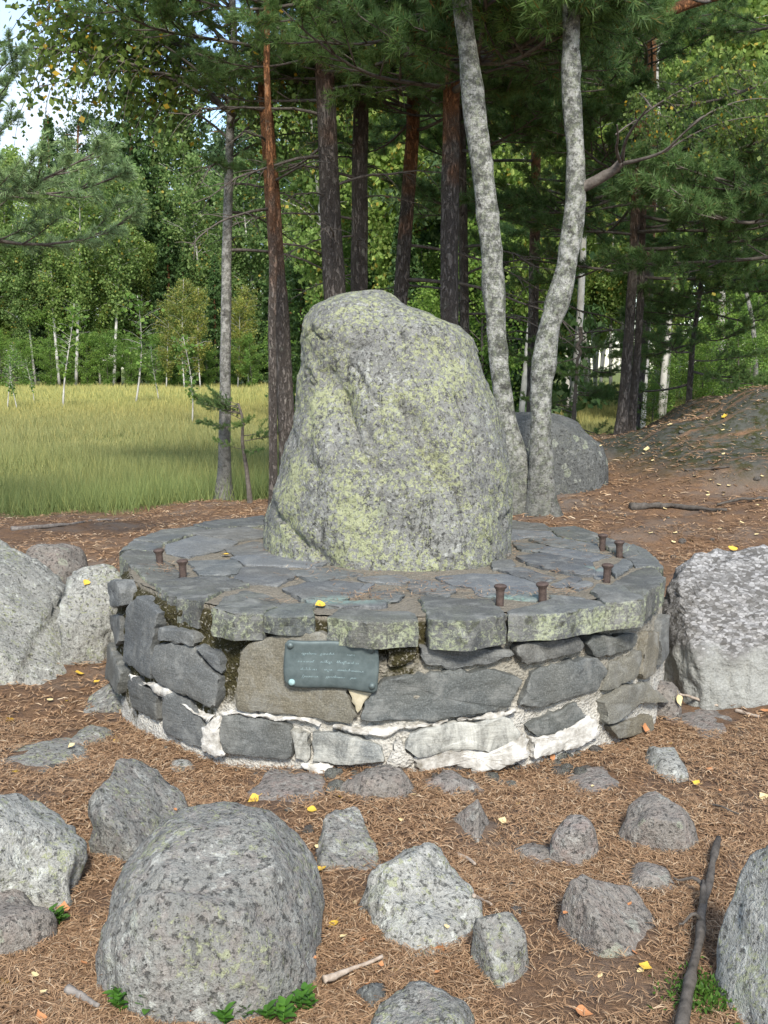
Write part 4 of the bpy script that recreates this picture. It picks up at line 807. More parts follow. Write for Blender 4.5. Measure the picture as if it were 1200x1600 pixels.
def leaf_geo(C, rng, size=0.045, down=0.5, asp=0.75, var=0.3):
    """rhombic leaves centred at C"""
    n = len(C); d = rng.normal(size=(n, 3)); d[:, 2] -= down; d = nrm(d); s = nrm(np.cross(d, rng.normal(size=(n, 3))))
    z = (size * (1 + var * rng.normal(size=n)).clip(0.4, 1.8))[:, None]
    V = np.stack([C - d * z * 0.5, C + s * z * 0.5 * asp, C + d * z * 0.5, C - s * z * 0.5 * asp], 1).reshape(-1, 3)
    g = Geo(); g.add(V, np.arange(n * 4).reshape(-1, 4)); return g

def pine_branch(seed, L=1.7, dens=1.0):
    rng = np.random.default_rng(seed); w = Geo(); shoots = []
    t = np.linspace(0, 1, 9); main = np.stack([t * L, 0.10 * L * np.sin(t * 2.2 + rng.uniform(0, 6)) * t, L * (0.03 * np.sin(t * 5 + seed) - 0.06 * t + 0.20 * t ** 2.5)], 1)
    tube(w, main, np.linspace(0.020, 0.005, 9) * L / 1.7, 6)
    def at(u): return np.array([np.interp(u, t, main[:, c]) for c in range(3)])
    ns = int(11 * dens * L / 1.7)
    for k in range(ns):
        u = 0.22 + 0.78 * (k + rng.random() * 0.6) / ns; b = at(u); side = 1 if k % 2 else -1
        a = side * rng.uniform(0.5, 1.15); l = L * rng.uniform(0.22, 0.42) * (1.15 - 0.7 * u)
        d = nrm(np.array([math.cos(a), math.sin(a), rng.uniform(-0.12, 0.42)])); sp = np.stack([b + d * l * f + np.array([0, 0, 0.16 * l * f * f]) for f in np.linspace(0, 1, 5)])
        tube(w, sp, np.linspace(0.008, 0.003, 5), 5)
        for f in np.linspace(0.35, 1.0, 5):
            q = sp[0] + (sp[-1] - sp[0]) * f + np.array([0, 0, 0.16 * l * (f * f - f)])
            for r in range(2 if f < 0.95 else 3):
                sd = nrm(d + rng.normal(size=3) * 0.55 + [0, 0, 0.45]); ls = rng.uniform(0.07, 0.15)
                shoots.append((*q, *sd, ls)); tube(w, np.array([q, q + sd * ls]), [0.003, 0.002], 3, cap=False)
    for r in range(5):
        sd = nrm(np.array([1, 0, 0.4]) + rng.normal(size=3) * 0.45); shoots.append((*main[-1], *sd, 0.13))
    return w, needle_geo(shoots, rng)
def bare_branch(seed, L=1.4):
    rng = np.random.default_rng(seed); w = Geo(); t = np.linspace(0, 1, 10)
    main = np.stack([t * L, 0.12 * L * np.sin(t * 3 + seed) * t, L * (0.16 * t - 0.30 * t ** 2)], 1) + fbm(np.stack([t * 6, 0 * t, 0 * t + seed], 1), 1, 2, seed)[:, None] * 0.03 * L * t[:, None]
    tube(w, main, np.linspace(0.017, 0.004, 10), 6)
    for k in range(9):
        u = rng.uniform(0.25, 0.98); b = np.array([np.interp(u, t, main[:, c]) for c in range(3)]); a = rng.choice([-1, 1]) * rng.uniform(0.4, 1.2); l = rng.uniform(0.12, 0.4) * L * 0.7
        d = nrm(np.array([math.cos(a), math.sin(a), rng.uniform(-0.7, 0.4)])); f = np.linspace(0, 1, 5)[:, None]
        tube(w, b + d * l * f + np.array([0, 0, -0.25 * l]) * f ** 2, np.linspace(0.006, 0.002, 5), 4)
    return w
def birch_branch(seed, L=1.6, leaves=520):
    rng = np.random.default_rng(seed); w = Geo(); t = np.linspace(0, 1, 9); C = []
    main = np.stack([t * L, 0.08 * L * np.sin(t * 3 + seed), L * (0.35 * t - 0.38 * t ** 2.2)], 1); tube(w, main, np.linspace(0.016, 0.004, 9), 6)
    for k in range(15):
        u = 0.15 + 0.85 * (k + rng.random() * 0.5) / 15; b = np.array([np.interp(u, t, main[:, c]) for c in range(3)]); a = rng.uniform(-1.4, 1.4); l = rng.uniform(0.35, 0.75) * L * 0.6
        d = np.array([math.cos(a) * 0.8, math.sin(a) * 0.8, 0.1]); f = np.linspace(0, 1, 7)[:, None]; tw = b + d * l * (f - 0.35 * f ** 2) + np.array([0, 0, -0.85 * l]) * f ** 2
        tube(w, tw, np.linspace(0.005, 0.0015, 7), 4, cap=False)
        for e in range(leaves // 15):
            v = rng.uniform(0.15, 1.0); C.append(np.array([np.interp(v, f[:, 0], tw[:, c]) for c in range(3)]) + rng.normal(size=3) * 0.055)
    return w, leaf_geo(np.array(C), rng, 0.052, 0.9)

PB = []
for s in range(7):
    w, nd = pine_branch(900 + s, 1.7, 1.0 + 0.15 * (s % 3)); PB.append((w.mesh('branch', MAT['twig']), nd.mesh('needles', MAT['needles'], False)))
PBB = []
for s in range(3):
    w, nd = pine_branch(950 + s, 1.7, 1.0); PBB.append((w.mesh('branch', MAT['twig']), nd.mesh('needles', MAT['needles_blue'], False)))
BARE = [bare_branch(970 + s).mesh('branch', MAT['twig']) for s in range(4)]
BB = []
for s in range(4):
    w, lf = birch_branch(980 + s); BB.append((w.mesh('branch', MAT['twig']), lf.mesh('leaves', MAT['birch_leaf'], False)))

def add_branch(root, lib, k, loc, az, pitch, scale, roll=0.0):
    e = lib[k % len(lib)]
    wm, fm = e if isinstance(e, tuple) else (e, None)
    b = obj('branch', wm, root, loc, (roll, -pitch, az), scale)
    if fm is not None: obj('needles' if lib is not BB else 'leaves', fm, b)
    return b
def near_tree(name, label, cat, d, pts, wid, mat, top, branches=(), group=None, extra_flare=0.35, dd=0.0, rough=0.06, n=16, seed=0, tname='trunk'):
    """trunk through photo pixels at distance d; top = height it reaches; branches = (z0, z1, count, lib, scale range, az centre, az spread, pitch range)"""
    rng = np.random.default_rng(seed + 77)
    P = np.array([on_y(px, py, d + dd * i / len(pts)) for i, (px, py) in enumerate(pts)]); W = np.array(wid, float) / FPX * d / 2 * (0.88 if 'pine' in name else 0.93)
    b = P[0].copy(); gnd = gz(b[0], b[1])
    if b[2] > gnd + 0.05:
        sl_ = (P[1] - P[0]) / (P[1][2] - P[0][2]) * 0.6; nb = b - sl_ * (b[2] - gnd); P = np.vstack([nb, P]); W = np.concatenate([[W[0] * 1.08], W])
    base = P[0].copy(); base[2] = min(base[2], gnd)
    P = np.vstack([base - [0, 0, 0.25], P]); W = np.concatenate([[W[0] * (1.12 + extra_flare * 0.6)], W])
    if top > P[-1][2] + 0.3:
        k = 5; sl_ = (P[-1] - P[-3]) / (P[-1][2] - P[-3][2]); sl_[:2] *= 0.5; z = np.linspace(P[-1][2], top, k + 1)[1:]
        ext = P[-1] + sl_ * (z - P[-1][2])[:, None] + np.stack([rng.normal(size=k) * 0.05, rng.normal(size=k) * 0.05, 0 * z], 1); P = np.vstack([P, ext]); W = np.concatenate([W, np.linspace(W[-1], 0.03, k + 1)[1:]])
    m = max(24, int(len(P) * 5)); PW = smooth_path(np.column_stack([P, W]), m); C = PW[:, :3]; R = PW[:, 3]
    hz_ = C[:, 2] - gnd; R = R * (1 + extra_flare * np.exp(-np.clip(hz_, 0, 9) / 0.18))
    root = obj(name, None, None, base, label=label, cat=cat, group=group)
    g = Geo(); tube(g, C - base, R, n, rough, seed); obj(tname, g.mesh(tname, mat), root)
    for (z0, z1, cnt, lib, sc, az0, azs, pr) in branches:
        for i in range(cnt):
            z = z0 + (z1 - z0) * (i + rng.random() * 0.8) / cnt
            loc = np.array([np.interp(z, C[:, 2], C[:, a]) for a in range(3)]) - base
            add_branch(root, lib, int(rng.integers(50)), loc, az0 + rng.uniform(-azs, azs), rng.uniform(*pr), rng.uniform(*sc), rng.uniform(-0.4, 0.4))
    return root
PI = math.pi
DN = (-0.25, 0.12); UPP = (0.0, 0.4)
MP, NP, NB = MAT['pine_bark'], PB, BB
ring = lambda z0, z1, c, sc=(0.9, 1.35): (z0, z1, c, PB, sc, 0.0, PI, DN)
dead = lambda z0, z1, c: (z0, z1, c, BARE, (0.6, 1.2), 0.0, PI, (-0.25, 0.25))
GRP = 'pines standing behind the memorial boulder'
near_tree('pine_tree', 'pine with a bright orange upper trunk, left of the tall boulder', 'pine tree', 12.5, [(449,690),(445,600),(440,500),(433,420),(425,300),(418,200),(411,100),(408,0)], [30,29,28,27,26,24,22,21], MP, 8, [ring(4.7, 6.2, 8, (0.8, 1.2)), ring(6.4, 7.6, 4), dead(2.8, 4.6, 6), (4.8, 5.8, 3, PB, (0.8, 1.1), -PI / 2 + 1.2, 0.8, DN)], GRP, seed=1)
near_tree('pine_tree', 'thin reddish pine stem touching the left side of the tall boulder', 'pine tree', 11.6, [(427,740),(426,600),(425,500),(427,400),(424,300),(420,200),(416,90)], [15,15,14,14,13,12,11], MP, 7, [ring(5.2, 6.6, 6, (0.6, 0.9))], GRP, seed=2)
near_tree('pine_tree', 'thick grey-barked pine rising behind the left shoulder of the tall boulder', 'pine tree', 12.0, [(524,480),(517,350),(511,200),(506,80),(503,0)], [39,37,34,32,30], MAT['pine_grey'], 8, [ring(4.9, 6.2, 7), ring(6.4, 7.6, 4), dead(2.9, 4.6, 6), (3.9, 5.0, 4, PB, (0.7, 1.0), PI, 0.7, DN)], GRP, seed=3)
near_tree('pine_tree', 'pine behind the top of the tall boulder, second stem from its left shoulder', 'pine tree', 13.0, [(561,480),(562,300),(564,150),(566,0)], [30,28,26,24], MAT['pine_grey'], 8, [ring(4.7, 6.2, 8), ring(6.4, 7.6, 4), dead(2.6, 4.2, 8)], GRP, seed=4)
near_tree('pine_tree', 'orange pine that vanishes into needles above the top of the tall boulder', 'pine tree', 13.5, [(625,480),(630,400),(640,280),(645,200),(648,100),(650,0)], [26,26,24,23,22,21], MAT['pine_mid'], 8, [ring(4.4, 6.2, 10), ring(6.4, 7.6, 4), (4.3, 5.2, 5, PB, (1.0, 1.3), -PI / 2, 0.9, DN), (2.6, 3.4, 2, BARE, (1.2, 1.7), -0.2, 0.3, (-0.3, -0.1))], GRP, seed=5)
near_tree('pine_tree', 'dark pine rising behind the right shoulder of the tall boulder', 'pine tree', 11.0, [(703,540),(702,400),(704,250),(706,100),(708,0)], [33,32,30,28,26], MAT['pine_mid'], 8, [ring(4.4, 6.2, 10), ring(6.4, 7.6, 4), (4.2, 5.2, 4, PB, (1.0, 1.3), -PI / 2, 1.1, DN), (4.3, 5.1, 9, PB, (1.5, 1.9), -PI / 2 + 0.2, 0.3, (-0.27, -0.1))], GRP, seed=6)
near_tree('pine_tree', 'slim pine between the dark pine and the left leaning birch', 'pine tree', 14.0, [(727,560),(724,400),(722,250),(720,100)], [17,16,15,14], MAT['pine_grey'], 8, [ring(4.2, 6.2, 7, (0.8, 1.2)), ring(6.4, 7.6, 4, (0.8, 1.2)), dead(1.8, 3.4, 8)], GRP, seed=7)
near_tree('pine_tree', 'reddish pine seen between the two leaning birches', 'pine tree', 16.0, [(832,600),(834,450),(837,300),(838,150)], [19,18,17,16], MP, 8, [ring(3.5, 6.2, 11), ring(6.4, 7.6, 4), dead(1.7, 3.0, 6), (3.8, 5.5, 3, PB, (1.0, 1.4), -PI / 2, 1.2, DN)], GRP, seed=8)
GR = 'pines at the foot of the rocky knoll'
near_tree('pine_tree', 'straight pine at the path end, thicker left stem of the close pair', 'pine tree', 14.0, [(970,680),(977,600),(983,520),(988,440),(992,350),(996,250),(1000,150)], [20,19,18,17,17,16,15], MP, 8, [ring(3.2, 6.2, 12), ring(6.4, 7.6, 4), (2.6, 3.9, 5, PB, (0.9, 1.3), PI, 0.7, DN), (3.8, 5.6, 3, PB, (1.1, 1.6), -PI / 2, 1.3, DN)], GR, seed=9)
near_tree('pine_tree', 'straight pine at the path end, thinner right stem of the close pair', 'pine tree', 14.15, [(986,678),(992,600),(998,520),(1002,440),(1002,380),(1006,300)], [14,14,13,13,13,12], MP, 8, [ring(3.5, 6.2, 9), ring(6.4, 7.6, 4), (2.4, 4.3, 7, PB, (0.9, 1.4), 0.1, 0.7, DN)], GR, seed=10)
near_tree('pine_tree', 'orange-topped pine just right of the close pair at the path end', 'pine tree', 17.0, [(993,655),(1000,600),(1008,520),(1014,440),(1018,350),(1020,250)], [16,16,15,15,14,14], MP, 8, [ring(3.2, 6.2, 12), ring(6.4, 7.6, 4), dead(1.8, 3.3, 5)], GR, seed=11)
near_tree('pine_tree', 'young bushy pine on the slope of the rocky knoll', 'pine tree', 15.2, [(1074,662),(1078,600),(1082,540),(1092,470),(1100,400),(1104,330)], [10,10,9,8,7,6], MP, 4.6, [(1.35, 4.5, 34, PB, (0.55, 0.95), 0, PI, (-0.35, 0.1))], seed=12)
near_tree('pine_tree', 'tall pine whose needled limbs hang over the knoll at the right edge', 'pine tree', 12.4, [(1290,640),(1285,400),(1280,150)], [24,22,20], MP, 8, [(3.2, 9.5, 16, PB, (1.0, 1.4), PI, 1.3, DN), (2.9, 3.7, 4, PB, (1.1, 1.5), PI, 0.5, DN)], seed=13)
near_tree('pine_tree', 'pine at the left edge whose pale needled limbs reach into the sky', 'pine tree', 7.6, [(-130,800),(-140,500),(-150,200)], [34,32,30], MP, 6.5, [(2.5, 3.0, 3, PBB, (0.75, 0.95), 0.15, 0.35, (-0.15, 0.0)), (2.8, 3.3, 3, PBB, (0.45, 0.62), 0.15, 0.4, (0.2, 0.5)), (4.6, 6.2, 8, PB, (0.8, 1.2), PI, 1.0, DN)], seed=14)
near_tree('pine_tree', 'small crooked pine sapling beside the birch at the meadow edge', 'pine sapling', 12.7, [(391,785),(385,730),(378,690),(380,655),(372,630)], [8,7,6,5,4], MAT['twig'], 1.25, [(0.55, 1.2, 8, PB, (0.20, 0.32), 0, PI, (-0.2, 0.4)), (0.9, 1.2, 5, PB, (0.2, 0.36), PI, 0.8, (-0.1, 0.3))], seed=15)
near_tree('pine_tree', 'low spreading young pine on the meadow rim left of the close pair', 'pine sapling', 15.0, [(896,660),(899,610),(902,560)], [7,6,5], MAT['twig'], 2.1, [(0.5, 2.0, 20, PB, (0.35, 0.6), 0, PI, (-0.25, 0.15))], seed=16)
# birches
GB = 'pair of leaning birches behind the plinth'
near_tree('birch_tree', 'left of the two old leaning birches behind the plinth, its stem bowing left', 'birch tree', 8.6, [(818,812),(812,770),(798,700),(782,600),(775,500),(770,430),(763,340),(752,250),(740,150),(728,60),(722,0)], [50,50,43,33,31,34,35,36,36,32,30], MAT['birch_old'], 8, [(4.4, 7.8, 12, BB, (0.8, 1.2), 0, PI, UPP)], GB, rough=0.17, extra_flare=0.6, seed=21)
near_tree('birch_tree', 'right of the two old leaning birches behind the plinth, kinked at mid height', 'birch tree', 8.45, [(850,800),(848,760),(843,700),(845,640),(847,590),(857,520),(869,480),(883,430),(889,390),(897,345),(900,300),(900,250),(896,200),(892,150),(891,80),(893,0)], [42,40,38,36,37,37,38,34,34,34,33,31,32,31,30,30], MAT['birch_old'], 8, [(4.4, 7.8, 12, BB, (0.8, 1.2), 0, PI, UPP)], GB, rough=0.17, extra_flare=0.6, seed=22)
# its forked side limb
b2 = [o for o in bpy.data.objects if o.get('label', '').startswith('right of the two')][0]; bl = np.array(b2.location)
g = Geo(); L1 = np.array([on_y(905, 296, 8.45), on_y(935, 280, 8.4), on_y(960, 266, 8.35), on_y(972, 252, 8.3)]) - bl; tube(g, smooth_path(L1, 12), np.linspace(0.045, 0.030, 12), 10, 0.1)
for pts in ([(972,252),(975,225),(985,205),(1003,180),(1015,165)], [(970,254),(962,235),(966,215),(964,195)], [(972,256),(1000,250),(1040,238),(1070,205),(1110,175)]):
    q = np.array([on_y(a, b, 8.3 - 0.15 * i) for i, (a, b) in enumerate(pts)]) - bl; tube(g, smooth_path(q, 14), np.linspace(0.016, 0.004, 14), 7, 0.08)
obj('limb', g.mesh('limb', MAT['twig']), b2)
for k, (a_, b_) in enumerate(((1003, 182), (1040, 236), (1085, 195), (966, 210), (1015, 168))): add_branch(b2, BB, k, np.array(on_y(a_, b_, 8.2)) - bl, -0.6 + 0.5 * k, 0.3, 0.5)
near_tree('birch_tree', 'slim black-spotted birch at the meadow edge left of the tall boulder', 'birch tree', 13.3, [(350,778),(351,700),(352,600),(353,500),(354,400),(356,330),(358,250),(362,150),(366,50)], [27,20,19,17,16,15,14,13,11], MAT['birch_mid'], 8.5, [(3.8, 7.0, 17, BB, (0.8, 1.2), 0, PI, (0.0, 0.6)), (4.2, 6.6, 20, BB, (1.1, 1.7), PI, 0.7, (0.0, 0.5)), dead(2.8, 4.2, 5)], seed=23)
# big brown pine limb crossing the top right corner (belongs to the right-edge pine)
rp_ = [o for o in bpy.data.objects if o.get('label', '').startswith('tall pine whose')][0]; rl = np.array(rp_.location)
g = Geo(); pts = np.array([on_y(1282, -60, 12.4), on_y(1180, -30, 12.0), on_y(1060, 10, 11.6), on_y(990, 45, 11.3), on_y(910, 72, 11.0), on_y(880, 80, 10.9)]) - rl; tube(g, smooth_path(pts, 20), np.linspace(0.09, 0.03, 20), 8, 0.1)
obj('limb', g.mesh('limb', MP), rp_)
rng = np.random.default_rng(5)
for k in range(12):
    u = rng.uniform(0.25, 1); p = np.array([np.interp(u, np.linspace(0, 1, 6), pts[:, c]) for c in range(3)]); add_branch(rp_, PB, k, p, PI + rng.uniform(-1.2, 1.2), rng.uniform(-0.5, 0.1), rng.uniform(0.6, 0.95), rng.uniform(-0.4, 0.4))

# ------------------------------------------------------------------ trees farther off: a few kinds, each a trunk and a crown, then copies
def far_birch(seed, H, n, leaf, rad=0.16, lo=0.28, mat='f_birch', bark='birch_far', lean=0.03):
    rng = np.random.default_rng(seed); t = np.linspace(0, 1, 10); g = Geo()
    sp = np.stack([H * lean * np.sin(t * 3 + seed), H * lean * np.cos(t * 2 + seed) - H * lean * math.cos(seed), t * H], 1); tube(g, sp, np.linspace(0.0085 * H, 0.0015 * H, 10), 7)
    C = []
    nb = 46
    for k in range(nb):
        f = lo + (1 - lo) * (k + rng.random()) / nb; b = np.array([np.interp(f, t, sp[:, c]) for c in range(3)]); a = rng.uniform(0, 6.28); r = H * rad * (math.sin(PI * min(1, max(0.04, (1 - f) / (1 - lo))) ** 0.75) * 0.85 + 0.15) * rng.uniform(0.5, 1.15)
        e = b + np.array([math.cos(a) * r, math.sin(a) * r, r * rng.uniform(0.2, 0.8)]); tube(g, np.array([b, (b + e) / 2 + [0, 0, r * 0.1], e]), [0.004 * H * (1.1 - f), 0.002 * H * (1.1 - f), 0.0007 * H], 4, cap=False)
        m = int(n / nb); u = rng.random(m) ** 0.7; p = b + (e - b) * u[:, None] + rng.normal(size=(m, 3)) * H * 0.016; p[:, 2] -= np.abs(rng.normal(size=m)) * H * 0.035; C.append(p)
    return g.mesh('trunk', MAT[bark]), leaf_geo(np.concatenate(C), rng, leaf, 0.8).mesh('crown', MAT[mat], False)
def far_spruce(seed, H, n, leaf, rad=0.17):
    rng = np.random.default_rng(seed); g = Geo(); tube(g, np.array([[0, 0, 0], [0.01 * H, 0, H * 0.5], [0, 0, H]]), [0.013 * H, 0.009 * H, 0.001 * H], 7); C = []; nb = 110
    for k in range(nb):
        f = 0.06 + 0.94 * (k / nb) ** 0.9; a = k * 2.4 + rng.uniform(-0.4, 0.4); r = H * rad * (1 - f) ** 0.85 * rng.uniform(0.7, 1.2) + 0.01 * H; m = max(4, int(n / nb * (0.4 + 1.5 * (1 - f)))); u = rng.random(m) ** 0.6
        x = u * r; s = rng.normal(size=m) * 0.13 * r * (0.4 + u); z = f * H - 0.30 * x + 0.14 * x * u - np.abs(rng.normal(size=m)) * 0.012 * H
        C.append(np.stack([x * math.cos(a) - s * math.sin(a), x * math.sin(a) + s * math.cos(a), z], 1))
    return g.mesh('trunk', MAT['pine_bark']), leaf_geo(np.concatenate(C), rng, leaf, 0.9, 0.55).mesh('crown', MAT['f_spruce'], False)
def far_pine(seed, H, n, leaf, lo=0.35, rad=0.17):
    rng = np.random.default_rng(seed); t = np.linspace(0, 1, 10); g = Geo(); sp = np.stack([0.02 * H * np.sin(t * 4 + seed), 0.02 * H * np.sin(t * 3 + 1), t * H], 1); tube(g, sp, np.linspace(0.014 * H, 0.003 * H, 10), 7); C = []; nb = 42
    for k in range(nb):
        f = lo + (1 - lo) * (k + rng.random()) / nb; b = np.array([np.interp(f, t, sp[:, c]) for c in range(3)]); a = rng.uniform(0, 6.28); r = H * rad * (1.15 - 0.8 * (f - lo) / (1 - lo)) * rng.uniform(0.5, 1.1); e = b + np.array([math.cos(a) * r, math.sin(a) * r, r * rng.uniform(-0.15, 0.35)])
        tube(g, np.array([b, e]), [0.004 * H * (1.1 - f) + 0.01, 0.001 * H], 4, cap=False)
        m = int(n / nb); q = 5; cc = b + (e - b) * rng.uniform(0.4, 1.05, (q, 1)) + rng.normal(size=(q, 3)) * H * 0.012; C.append(cc[rng.integers(q, size=m)] + rng.normal(size=(m, 3)) * H * [0.017, 0.017, 0.009])
    return g.mesh('trunk', MAT['pine_bark']), leaf_geo(np.concatenate(C), rng, leaf, -0.3, 0.4).mesh('crown', MAT['f_pine'], False)
FB = [far_birch(40 + s, 10, 13000, 0.135, 0.19 + 0.02 * (s % 2), 0.2) for s in range(4)]
FBT = [far_birch(60 + s, 10, 8000, 0.12, 0.15, 0.38) for s in range(3)]
FY = [far_birch(70 + s, 5, 5000, 0.075, 0.20, 0.2, 'f_yellow') for s in range(2)]
FS = [far_spruce(80 + s, 10, 12000, 0.16, 0.15 + 0.02 * s) for s in range(3)]
FP = [far_pine(90 + s, 10, 10000, 0.14) for s in range(3)]
FBR = [far_birch(130 + s, 10, 12000, 0.125, 0.17, 0.30 + 0.08 * s, 'f_bright') for s in range(3)]
FU = [far_birch(100 + s, 4, 8000, 0.055, 0.30, 0.08, 'f_bush', 'twig') for s in range(3)]
FSAP = [far_birch(110 + s, 2, 260, 0.07, 0.17, 0.35, 'f_bush', 'birch_far', 0.05) for s in range(3)]
def plant(name, cat, kinds, k, x, y, h, h0, label, group, rz=None, sx=1.0):
    r = random.Random(int(x * 971 + y * 131)); s = h / h0; tm, cm = kinds[k % len(kinds)]
    root = obj(name, None, None, (x, y, gz(x, y) - 0.05), (0, 0, r.uniform(0, 6.28) if rz is None else rz), (s * sx, s * sx, s), label, cat, group)
    obj('trunk', tm, root); obj('crown', cm, root); return root
def at_px(px, d): return (px - 600) / FPX * d
R = random.Random(4)
ZL = [(0, 'beyond the left edge'), (60, 'at the left end of it'), (110, 'left of the tall white-stemmed birch'), (160, 'just right of the tall white-stemmed birch'), (205, 'behind the slender pale-stemmed birch'), (250, 'left of the young yellow birches'), (300, 'behind the young yellow birches'), (345, 'left beside the spotted birch'), (385, 'right beside the spotted birch'), (425, 'left beside the orange pine'), (999, 'hidden behind the memorial boulder')]
ZM = [(480, 'right of the orange pine'), (520, 'behind the thick grey pine'), (560, 'over the top of the memorial boulder'), (620, 'left of the orange needle-topped pine'), (660, 'behind the orange needle-topped pine'), (700, 'left of the dark pine'), (740, 'right of the dark pine'), (780, 'left of the left leaning birch'), (830, 'between the leaning birches'), (865, 'behind the right leaning birch'), (999, 'right of the leaning birches')]
ZR = [(930, 'left above the bright meadow gap'), (970, 'above the bright meadow gap'), (1000, 'behind the close pair of pines'), (1040, 'right of the close pair of pines'), (1075, 'left of the young knoll pine'), (1110, 'behind the young knoll pine'), (1150, 'right of the young knoll pine'), (1200, 'over the crest of the knoll'), (1300, 'just past the right edge'), (9999, 'well past the right edge')]
def tlabel(base, px, h, lo, hi, Z, d=None, dm=None):
    z = next(t for lim, t in Z if px < lim); size = ('low', 'mid-high', 'tall')[min(2, max(0, int((h - lo) / (hi - lo) * 3)))]
    row = '' if d is None else (' nearer' if d < dm else ' farther')
    return size + row + ' ' + base + ' ' + z
# forest edge across the meadow, left
LB = 'pale green birch in the forest edge across the meadow'; LS = 'dark green spruce in the forest edge across the meadow'; LP = 'pine rising out of the forest edge across the meadow'
GE = 'birches of the far forest edge'; GS = 'spruces of the far forest edge'; GPN = 'pines of the far forest edge'
for i in range(43):                 # front row
    px = -467 + i * 23 + R.uniform(-8, 8); d = 86 + R.uniform(-2, 5) - max(0, px - 250) * 0.03
    t = R.random(); x = at_px(px, d)
    if t < 0.62: h = R.uniform(11, 18); plant('birch_tree', 'birch tree', FB if R.random() < .7 else FBT, i, x, d, h, 10, tlabel('pale birch across the meadow', px, h, 11, 18, ZL), GE)
    else: h = R.uniform(9, 16); plant('spruce_tree', 'spruce tree', FS, i, x, d, h, 10, tlabel('front spruce across the meadow', px, h, 9, 16, ZL), GS)
for i in range(33):                 # behind it
    px = -497 + i * 31 + R.uniform(-12, 12); d = (95 if px > 150 else 118) + R.uniform(-2, 7); x = at_px(px, d); t = R.random()
    if t < 0.60: h = R.uniform(20, 28); plant('spruce_tree', 'spruce tree', FS, i, x, d, h, 10, tlabel('rear spruce across the meadow', px, h, 20, 28, ZL), GS)
    elif t < 0.8: h = R.uniform(19, 26); plant('birch_tree', 'birch tree', FB, i, x, d, h, 10, tlabel('rear birch across the meadow', px, h, 19, 26, ZL), GE)
    else: h = R.uniform(22, 28); plant('pine_tree', 'pine tree', FP, i, x, d, h, 10, tlabel('rear pine across the meadow', px, h, 22, 28, ZL), GPN)
for i in range(22):                 # low growth along its foot
    px = -200 + i * 31 + R.uniform(-9, 9); d = 83 + R.uniform(-1, 2); h = R.uniform(2.5, 6.5); plant('bush', 'bush', FU, i, at_px(px, d), d, h, 4, tlabel('bush at the far forest edge', px, h, 2.5, 6.5, ZL), 'bushes at the foot of the far forest edge', sx=1.3)
for (px, d, h, kinds, h0, lab) in ((124, 80, 15.5, FBT, 10, 'tall white-stemmed birch standing clear before the far forest edge'), (188, 82, 16, FBT, 10, 'slender birch with a straight pale stem, right of the tall white one'), (95, 82, 15, FBT, 10, 'birch with a leaning pale stem, left of the tall white one'),
    (262, 76, 6.2, FY, 5, 'young yellow-green birch at the back of the meadow'), (294, 75, 7.5, FY, 5, 'yellowing birch at the back of the meadow, tallest of the young ones'), (318, 76, 7.0, FY, 5, 'bright yellow birch close to the spotted birch trunk in view'), (387, 78, 7.2, FY, 5, 'young yellow birch seen between spotted birch and orange pine'), (372, 77, 6.4, FY, 5, 'small yellow birch just right of the spotted birch')):
    plant('birch_tree', 'birch tree', kinds, int(px), at_px(px, d), d, h, h0, lab, None)
for (px, py, h, lab) in ((26, 642, 2.1, 'leafless grey sapling at the left side of the meadow'), (52, 633, 2.0, 'second bare sapling at the left side of the meadow'), (106, 640, 4.1, 'bushy green birch sapling in the left of the meadow'), (213, 634, 4.6, 'pale-stemmed birch sapling in the middle of the meadow'), (245, 632, 2.6, 'thin sapling right of the pale-stemmed one in the meadow'), (300, 668, 2.5, 'nearest birch sapling in the meadow, left of the spotted birch'), (16, 640, 2.4, 'sapling at the very left of the meadow')):
    d = 1.75 * FPX / (py - HZ); plant('birch_sapling', 'sapling', FSAP, px, at_px(px, d), d, h, 2, lab, 'birch saplings in the meadow', sx=1.25)
for i in range(15):
    px = -60 + i * 33 + R.uniform(-10, 10); d = R.uniform(76, 80); h = R.uniform(2.2, 4.2); plant('bush', 'bush', FU, i, at_px(px, d), d, h, 4, tlabel('willow bush at the back of the meadow', px, h, 2.2, 4.2, ZL), 'willow bushes at the back of the meadow', sx=1.5)
# woods behind the boulder and the birches
LW = {'b': 'birch in the green wood behind the pines', 's': 'spruce in the green wood behind the pines', 'p': 'pine in the green wood behind the pines', 'u': 'leafy young tree in the green wood behind the pines'}
for i in range(62):
    px = R.uniform(440, 900); d = R.choice([25, 30, 36, 42, 48, 55]) + R.uniform(-2.5, 2.5)
    if d < 45 and px < 470: continue
    t = R.random(); x = at_px(px, d)
    if t < 0.48: h = R.uniform(7, 13); plant('birch_tree', 'birch tree', FBR, i, x, d, h, 10, tlabel('birch in the wood', px, h, 7, 13, ZM, d, 40), 'birches in the wood behind')
    elif t < 0.60: h = R.uniform(5, 13); plant('spruce_tree', 'spruce tree', FS, i, x, d, h, 10, tlabel('spruce in the wood', px, h, 5, 13, ZM, d, 40), 'spruces in the wood behind')
    elif t < 0.72: h = R.uniform(9, 14); plant('pine_tree', 'pine tree', FP, i, x, d, h, 10, tlabel('pine in the wood', px, h, 9, 14, ZM, d, 40), 'pines in the wood behind')
    else: h = R.uniform(2.5, 5); plant('young_tree', 'young tree', FU, i, x, d, h, 4, tlabel('leafy young tree in the wood', px, h, 2.5, 5, ZM, d, 40), 'young trees in the wood behind', sx=1.1)
